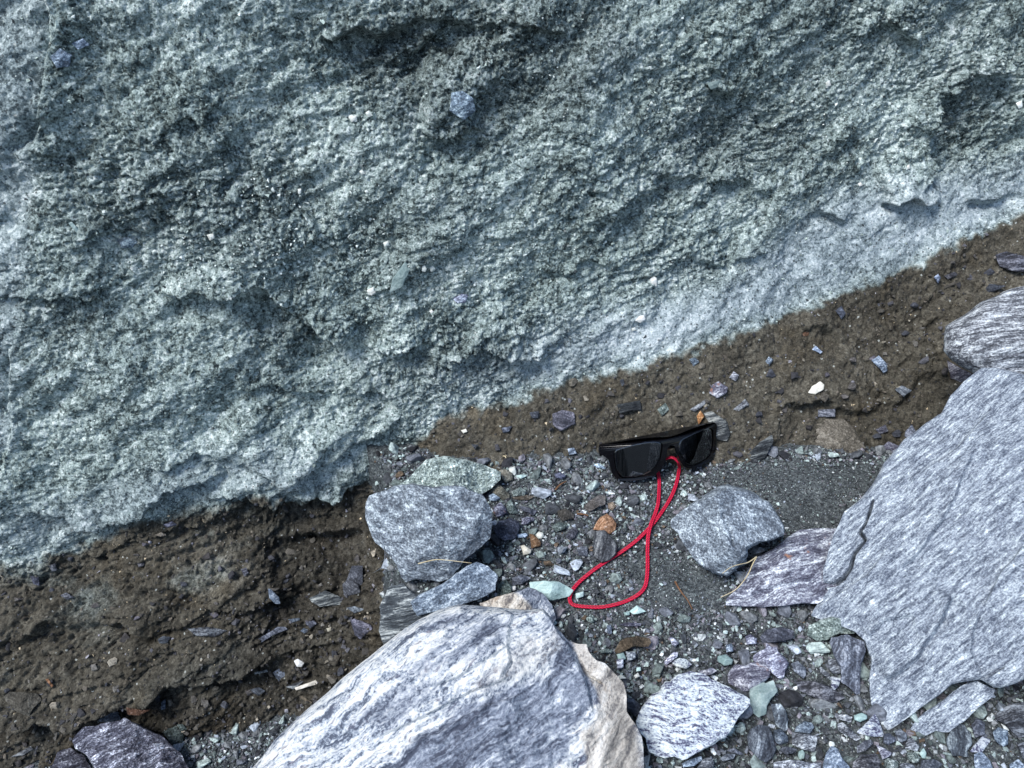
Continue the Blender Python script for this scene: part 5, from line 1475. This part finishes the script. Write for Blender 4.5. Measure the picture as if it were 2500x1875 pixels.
# ---- medium clasts in the brown layer and some in the upper one, singly, sharing meshes
nm = 0
cand = vid[r.permutation(len(vid))]
placed = []
for vv in cand:
    if nm >= 190:
        break
    b = brown[vv] > .5
    if not b and r.uniform() > .06:
        continue
    if PX[vv] < 0 or PX[vv] > 2500 or PY[vv] < 0 or PY[vv] > 1875 or silt[vv] > .4:
        continue
    if placed and min(math.hypot(PX[vv] - a, PY[vv] - b2) for a, b2 in placed) < 22:
        continue
    placed.append((PX[vv], PY[vv]))
    k = int(r.integers(0, len(DP)))
    s = r.uniform(.42, 1.15) ** 1.2
    if b:
        cc = [(.05, .055, .07), (.09, .085, .085), (.11, .105, .13), (.30, .27, .22), (.035, .033, .035), (.13, .12, .10)][int(r.choice(6, p=[.3, .2, .18, .06, .13, .13]))]
    else:
        cc = [(.20, .25, .26), (.42, .47, .47), (.05, .06, .065)][int(r.choice(3, p=[.5, .35, .15]))]
        s *= .8
    o_ = add('stone', DP[k], bank, None, None, None, None, cc)
    o_.scale = (s * r.uniform(.8, 1.3), s * r.uniform(.8, 1.2), s)
    zax = Vector(norm(N0[vv] + r.normal(size=3) * .4))
    o_.rotation_euler = zax.to_track_quat('Z', 'Y').to_euler()
    o_.location = BANK_P[vv] + N0[vv] * .0022 * s
    nm += 1

# ------------------------------------------------------------------ sunglasses
GA, GB, GC = .2923, .2025, .1717
def Rm(a, b, c):
    ca, sa, cb, sb, cc, sc = math.cos(a), math.sin(a), math.cos(b), math.sin(b), math.cos(c), math.sin(c)
    return np.array([[cc, -sc, 0], [sc, cc, 0], [0, 0, 1]]) @ np.array([[cb, 0, sb], [0, 1, 0], [-sb, 0, cb]]) @ np.array([[1, 0, 0], [0, ca, -sa], [0, sa, ca]])
CB = np.stack([RT, UP, -FW], 1)
GR = CB @ Rm(GA, GB, GC)
gdist = .8878 * .985
GPOS = CAM + CB @ np.array([.1803 / .8878 * gdist, -.0822 / .8878 * gdist, -gdist])
GK = 4.09
def to_front(pts, off=0.0):
    """photo pixels -> local (x, y) on the curved front z = off - GK x^2"""
    out = []
    for a, b in pts:
        rr = GR.T @ ray(a, b); cc = GR.T @ (CAM - GPOS)
        t = -cc[2] / rr[2]
        for _ in range(12):
            p = cc + rr * t
            f = p[2] - off + GK * p[0] ** 2
            df = rr[2] + 2 * GK * p[0] * rr[0]
            t -= f / df
        out.append((cc + rr * t)[:2])
    return np.array(out)
zg = lambda pts: zoom(1440, 1010, 6.703, pts)
outer = zg([(165, 510), (420, 470), (700, 420), (960, 390), (1150, 382), (1290, 380), (1370, 362), (1450, 335), (1580, 278), (1700, 230), (1900, 170), (2040, 140), (2085, 175), (2068, 330), (2060, 450), (2050, 600), (2010, 720), (1900, 800), (1750, 880),
            (1650, 900), (1560, 880), (1500, 820), (1460, 740), (1425, 650), (1405, 590), (1395, 530), (1340, 515), (1280, 530), (1275, 590), (1265, 660), (1235, 790), (1160, 920), (1040, 1020), (900, 1070), (700, 1100), (520, 1098), (430, 1060),
            (370, 990), (335, 860), (300, 740), (220, 690), (150, 635)])
holeL = zg([(392, 640), (425, 590), (520, 560), (700, 510), (900, 468), (1060, 452), (1150, 458), (1195, 500), (1190, 580), (1160, 740), (1090, 870), (1010, 950), (880, 1020), (700, 1058), (550, 1058), (475, 1020), (430, 920), (395, 760)])
holeR = zg([(1460, 620), (1455, 520), (1480, 440), (1540, 400), (1700, 325), (1880, 250), (1980, 232), (2020, 270), (2025, 400), (2012, 560), (1985, 670), (1900, 755), (1760, 830), (1650, 858), (1590, 840), (1520, 740)])
def smooth_closed(p, n):
    p = np.asarray(p)
    m = len(p)
    q = resample(p, n * 3)
    k = np.hanning(9); k /= k.sum()
    q2 = np.stack([np.convolve(np.r_[q[-4:, i], q[:, i], q[:4, i]], k, 'valid') for i in (0, 1)], 1)
    return q2[::3]
lo, lL, lR = [smooth_closed(to_front(p), n) for p, n in ((outer, 150), (holeL, 80), (holeR, 70))]
def zf(x):
    return -GK * x ** 2
def gl_empty():
    e = bpy.data.objects.new('sunglasses', None)
    C.objects.link(e)
    e['label'] = 'black square sunglasses with dark lenses propped on the gravel against the bank'
    e['category'] = 'sunglasses'
    e.empty_display_size = .02
    e.matrix_world = Matrix(((*GR[0], GPOS[0]), (*GR[1], GPOS[1]), (*GR[2], GPOS[2]), (0, 0, 0, 1)))
    return e
glasses = gl_empty()
NB_ = NT('black_acetate')
nn = NB_.noise(NB_.coord(), 900, 2, .5)
NB_.finish((.003, .003, .004), .13, NB_.bump(nn, .03, .0001), .35)
MAT['acetate'] = NB_.m
NL = NT('dark_lens')
fres = NL.n('ShaderNodeFresnel'); fres.inputs['IOR'].default_value = 2.0
tr = NL.n('ShaderNodeBsdfTransparent'); tr.inputs[0].default_value = (.11, .113, .12, 1)
gls = NL.n('ShaderNodeBsdfGlossy'); gls.inputs['Roughness'].default_value = .02; gls.inputs[0].default_value = (.9, .93, 1, 1)
mx = NL.n('ShaderNodeMixShader')
NL.link(fres.outputs[0], mx.inputs[0]); NL.link(tr.outputs[0], mx.inputs[1]); NL.link(gls.outputs[0], mx.inputs[2])
NL.link(mx.outputs[0], NL.out.inputs[0])
MAT['lens'] = NL.m

def frame_mesh():
    loops = [lo, lL, lR]
    tris = tessellate_polygon([[Vector((p[0], p[1], 0)) for p in L] for L in loops])
    allp = np.vstack(loops)
    th = .0030
    f = [(p[0], p[1], zf(p[0])) for p in allp]
    b = [(p[0], p[1], zf(p[0]) - th) for p in allp]
    n = len(allp)
    faces = []
    for a, c, d in tris:
        A, B_, D_ = allp[a], allp[c], allp[d]
        s = (B_[0] - A[0]) * (D_[1] - A[1]) - (B_[1] - A[1]) * (D_[0] - A[0])
        if s < 0:
            c, d = d, c
        faces.append((a, c, d)); faces.append((a + n, d + n, c + n))
    st = 0
    for L in loops:
        m = len(L)
        for i in range(m):
            faces.append((st + i, st + (i + 1) % m, st + (i + 1) % m + n, st + i + n))
        st += m
    me = bpy.data.meshes.new('frame')
    me.from_pydata(f + b, [], faces)
    bm = bmesh.new(); bm.from_mesh(me)
    bmesh.ops.recalc_face_normals(bm, faces=bm.faces)
    eds = [e for e in bm.edges if len(e.link_faces) == 2 and e.calc_face_angle(0) > .9 and abs((e.verts[0].co - e.verts[1].co).length) > 0
           and (abs(e.verts[0].co.z - zf(e.verts[0].co.x)) < 1e-5) == (abs(e.verts[1].co.z - zf(e.verts[1].co.x)) < 1e-5)]
    bmesh.ops.bevel(bm, geom=eds, offset=.0008, segments=2, affect='EDGES', clamp_overlap=True)
    bm.to_mesh(me); bm.free()
    me.materials.append(MAT['acetate'])
    return me
add('frame', frame_mesh(), glasses)
def lens_mesh(L, th=.0014):
    c = L.mean(0)
    V, F = [], []
    n, m = len(L), 10
    for side, dz in ((1, -.0010), (-1, -.0010 - th)):
        s0 = len(V)
        V.append((c[0], c[1], zf(c[0]) + dz))
        for k in range(1, m + 1):
            for p in L:
                q = c + (p - c) * (k / m) * 1.012
                V.append((q[0], q[1], zf(q[0]) + dz))
        for i in range(n):
            j = (i + 1) % n
            t = (s0, s0 + 1 + i, s0 + 1 + j)
            F.append(t if side > 0 else t[::-1])
            for k in range(m - 1):
                a, b = s0 + 1 + k * n, s0 + 1 + (k + 1) * n
                t = (a + i, b + i, b + j, a + j)
                F.append(t if side > 0 else t[::-1])
    e0, e1_ = 1 + (m - 1) * n, len(V) // 2 + 1 + (m - 1) * n
    for i in range(n):
        j = (i + 1) % n
        F.append((e0 + i, e1_ + i, e1_ + j, e0 + j))
    me = bpy.data.meshes.new('lens')
    me.from_pydata(V, [], F)
    me.update()
    bm = bmesh.new(); bm.from_mesh(me); bmesh.ops.recalc_face_normals(bm, faces=bm.faces); bm.to_mesh(me); bm.free()
    me.polygons.foreach_set('use_smooth', np.ones(len(me.polygons), bool))
    me.materials.append(MAT['lens'])
    return me
add('lens', lens_mesh(lL), glasses)
add('lens', lens_mesh(lR), glasses)

def tube(path, rad, sides=10, flat=1.0, upv=(0, 0, 1), shape=None):
    """swept section; rad list or number; returns V, F"""
    path = np.asarray(path, float)
    n = len(path)
    rad = np.broadcast_to(rad, (n,))
    V, F = [], []
    T = np.gradient(path, axis=0)
    T /= np.linalg.norm(T, axis=1)[:, None]
    up0 = np.asarray(upv, float)
    for i in range(n):
        s = np.cross(T[i], up0); s /= np.linalg.norm(s) + 1e-9
        u = np.cross(s, T[i])
        for k in range(sides):
            a = 2 * math.pi * k / sides
            rx, ry = (math.cos(a), math.sin(a)) if shape is None else shape(a)
            V.append(path[i] + rad[i] * (s * rx + u * ry * flat))
    for i in range(n - 1):
        for k in range(sides):
            a, b = i * sides + k, i * sides + (k + 1) % sides
            F.append((a, b, b + sides, a + sides))
    F.append(tuple(range(sides))[::-1]); F.append(tuple((n - 1) * sides + k for k in range(sides)))
    return V, F
def spline(pts, n):
    """Catmull-Rom"""
    p = np.asarray(pts, float)
    p = np.vstack([2 * p[0] - p[1], p, 2 * p[-1] - p[-2]])
    out = []
    seg = len(p) - 3
    for t in np.linspace(0, seg - 1e-6, n):
        i = int(t); f = t - i
        a, b, c, d = p[i:i + 4]
        out.append(.5 * ((2 * b) + (-a + c) * f + (2 * a - 5 * b + 4 * c - d) * f * f + (-a + 3 * b - 3 * c + d) * f ** 3))
    return np.array(out)
def mesh_from(name, V, F, mat, smooth=True):
    me = bpy.data.meshes.new(name)
    me.from_pydata([tuple(v) for v in V], [], F)
    me.update()
    me.polygons.foreach_set('use_smooth', np.full(len(me.polygons), smooth))
    me.materials.append(mat)
    return me
xr, xl = lo[:, 0].max(), lo[:, 0].min()
tipL = to_front([(1482, 1183)], -.016)[0]
# temple folded from the right hinge: its tip shows at the lower left
zr = zf(xr)
pathR = spline([(xr - .004, .014, zr - .004), (xr - .010, .009, zr - .0075), (.035, .006, zf(.035) - .010), (0, .007, -.009), (-.030, .004, zf(.035) - .007), (-.048, -.004, zf(.045) - .006), (tipL[0] + .006, tipL[1] + .008, zf(tipL[0]) - .014), (tipL[0], tipL[1], zf(tipL[0]) - .016)], 40)
V, F = tube(pathR, np.r_[np.linspace(.0046, .0026, 30), np.linspace(.0026, .0036, 10)], 10, .45, (0, 0, 1))
add('temple', mesh_from('temple', V, F, MAT['acetate']), glasses)
pathL = spline([(xl + .004, .008, zf(xl) - .004), (xl + .010, .006, zf(xl) - .011), (-.035, .005, zf(.035) - .015), (0, .004, -.016), (.035, .002, -.023), (.052, -.004, -.028)], 40)
V, F = tube(pathL, np.r_[np.linspace(.0046, .0026, 30), np.linspace(.0026, .0036, 10)], 10, .45, (0, 0, 1))
add('temple', mesh_from('temple', V, F, MAT['acetate']), glasses)
for sx in (-1, 1):
    pad = to_front([(1609, 1090) if sx < 0 else (1668, 1082)], -.006)[0]
    ph = spline([(pad[0], pad[1] + .004, zf(pad[0]) - .007), (pad[0], pad[1], zf(pad[0]) - .0085), (pad[0] + .001 * sx, pad[1] - .005, zf(pad[0]) - .009)], 8)
    V, F = tube(ph, [.0008, .0016, .002, .0022, .0022, .002, .0016, .0008], 8, .6, (0, 0, 1))
    add('nose_pad', mesh_from('nose_pad', V, F, MAT['acetate']), glasses)

# ------------------------------------------------------------------ red cord
NR = NT('red_cord')
co = NR.coord('UV')
uvm = NR.mapping(co, scale=(1, 1, 1))
wv_ = NR.n('ShaderNodeTexWave', wave_type='BANDS', bands_direction='DIAGONAL')
NR.link(uvm, wv_.inputs[0]); wv_.inputs['Scale'].default_value = 1.0; wv_.inputs['Distortion'].default_value = .3
colr0 = NR.ramp(wv_.outputs[1], [(.0, (.26, .003, .018)), (.45, (.56, .006, .045)), (1, (.66, .018, .07))])
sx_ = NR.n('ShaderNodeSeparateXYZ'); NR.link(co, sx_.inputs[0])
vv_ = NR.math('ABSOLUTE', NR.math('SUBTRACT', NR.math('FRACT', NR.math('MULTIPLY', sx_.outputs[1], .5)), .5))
valley_shade = NR.math('LESS_THAN', vv_, .07)  # shade of the valley between the strands, painted as a dark stripe
colr = NR.mix(NR.math('MULTIPLY', valley_shade, .75), colr0, (.12, .002, .012))
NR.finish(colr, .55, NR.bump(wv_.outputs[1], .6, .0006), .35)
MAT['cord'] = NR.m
cp = [(1500, 1122), (1530, 1142), (1570, 1140), (1600, 1132), (1632, 1118), (1646, 1119), (1656, 1130), (1657, 1150), (1652, 1180), (1643, 1208), (1628, 1237), (1607, 1268), (1588, 1292), (1555, 1325), (1520, 1352), (1485, 1374), (1450, 1398),
      (1418, 1424), (1399, 1445), (1391, 1463), (1393, 1478), (1405, 1485), (1430, 1488), (1465, 1489), (1500, 1483), (1533, 1472), (1560, 1456), (1573, 1440), (1578, 1420), (1580, 1390), (1580, 1350), (1581, 1320), (1588, 1290), (1597, 1268),
      (1605, 1240), (1608, 1205), (1608, 1175), (1602, 1155), (1580, 1147), (1545, 1132), (1520, 1115)]
P3 = []
for q, (a, b) in enumerate(cp):
    if 7 <= q <= len(cp) - 4:
        p = ground_at(a, b)[0]
        h = .0042
        if 8 <= q <= 17:
            h = .0045
        if q in (31, 32, 33, 34):
            h = .0072                       # upper strand at the crossing
        if q in (4, 5, 6):
            h = .006
        P3.append(p + np.array([0, 0, h]) + norm(ray(a, b)) * -.0)
    else:
        # behind the lenses
        zo = {4: -.009, 5: -.006, 6: -.006}.get(q, -.024)
        loc = to_front([(a, b)], zo)[0]
        P3.append(GPOS + GR @ np.array([loc[0], loc[1], zo - GK * loc[0] ** 2]))
P3 = np.array(P3)
path = spline(P3, 700)
# section: two round cords side by side with a valley between them
def sect(a):
    c, s = math.cos(a), math.sin(a)
    w = .42 + .66 * abs(c) ** .9 * (1 - .35 * abs(c) ** 4)
    return 1.12 * c, s * w * .85
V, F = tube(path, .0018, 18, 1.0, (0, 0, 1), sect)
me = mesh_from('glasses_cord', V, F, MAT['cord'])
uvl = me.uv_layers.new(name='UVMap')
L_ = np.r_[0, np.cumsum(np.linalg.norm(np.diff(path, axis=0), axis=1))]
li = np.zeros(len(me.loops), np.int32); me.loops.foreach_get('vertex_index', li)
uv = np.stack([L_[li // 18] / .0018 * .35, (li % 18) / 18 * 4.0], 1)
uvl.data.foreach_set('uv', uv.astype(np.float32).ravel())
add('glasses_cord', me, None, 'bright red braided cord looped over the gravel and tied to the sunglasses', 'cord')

# ------------------------------------------------------------------ straws, twig, rootlets
def simple_mat(name, c1, c2, rough=.7):
    N = NT(name)
    f = N.noise(N.coord(), 300, 3, .6)
    return N.finish(N.ramp(f, [(.3, c1), (.7, c2)]), rough, N.bump(f, .3, .0003), .2)
MAT['straw'] = simple_mat('dry_straw', (.35, .29, .17), (.62, .55, .38))
MAT['twig'] = simple_mat('brown_twig', (.07, .035, .02), (.20, .11, .06))
def strand(name, label, pix, rad, mat, cat, hs, base=None, group=None):
    P_ = []
    for (a, b), h in zip(pix, hs):
        if base is not None:
            rr = ray(a, b)
            P_.append(CAM + rr * base - norm(rr) * h)
        else:
            P_.append(ground_at(a, b)[0] + np.array([0, 0, h]))
    pth = spline(P_, 30)
    rd = np.linspace(rad, rad * .5, 30)
    V, F = tube(pth, rd, 6)
    return add(name, mesh_from(name, V, F, MAT[mat]), None, label, cat, group)
# depth of the grey stone's front for the straw lying on it
def obj_depth(o, px_, py_):
    V = np.array([(o.matrix_world @ v.co)[:] for v in o.data.vertices])
    a, b, w = project(V)
    d = np.hypot(a - px_, b - py_)
    k = np.nonzero(d < 12)[0]
    return w[k].min() if len(k) else w[np.argmin(d)]
bpy.context.view_layer.update()
grey = [o for o in C.objects if str(o.get('label', '')).startswith('grey angular stone overhanging')][0]
dg = min(obj_depth(grey, a, b) for a, b in ((1025, 1376), (1070, 1367), (1110, 1370), (1140, 1374)))
strand('straw', 'pale dry grass straw lying across the grey overhanging stone', z2([(630, 1203), (720, 1180), (800, 1166), (900, 1172), (1010, 1185), (1110, 1197)]), .0006, 'straw', 'straw', [.004] * 6, dg)
slab = [o for o in C.objects if str(o.get('label', '')).startswith('flat purple grey slab')][0]
ds = obj_depth(slab, 1840, 1400)
zq = lambda pts: zoom(1750, 1150, 4.424, pts)
strand('straw', 'long dry straw bending down beside the pyramid stone', zq([(430, 925), (390, 1000), (340, 1110), (280, 1200), (190, 1290), (40, 1365)]), .0007, 'straw', 'straw', [.012, .012, .010, .008, .006, .004], ds)
strand('straw', 'curved dry seed stalk hanging over the pyramid stone', zq([(430, 925), (340, 985), (240, 1010), (150, 1040), (60, 1105)]), .0006, 'straw', 'straw', [.012, .016, .022, .026, .028], ds)
strand('twig', 'thin brown twig on the sand right of the red cord', zoom(1350, 950, 2.886, [(858, 1375), (872, 1415), (905, 1460), (945, 1505), (980, 1560)]), .0012, 'twig', 'twig', [.004, .006, .005, .004, .002])
strand('rootlet', 'small pale rootlet at the foot of the bank above the green clod', zoom(1200, 1120, 5.53, [(150, 15), (185, 30), (200, 55), (235, 80), (250, 105)]), .0008, 'straw', 'root', [.006, .007, .006, .005, .004])
strand('twig', 'short dark twig fragment left of the orange stone', zoom(1200, 1120, 5.53, [(1150, 785), (1200, 790), (1260, 797), (1305, 805)]), .0014, 'twig', 'twig', [.005, .005, .005, .004])
strand('twig', 'slanting grey brown stick in the gravel left of the sunglasses', zoom(1200, 1120, 5.53, [(860, 455), (910, 415), (960, 380), (1010, 345)]), .0013, 'twig', 'twig', [.004, .006, .006, .005])
print('tris', sum(len(o.data.loops) - 2 * len(o.data.polygons) for o in C.objects if o.type == 'MESH'))
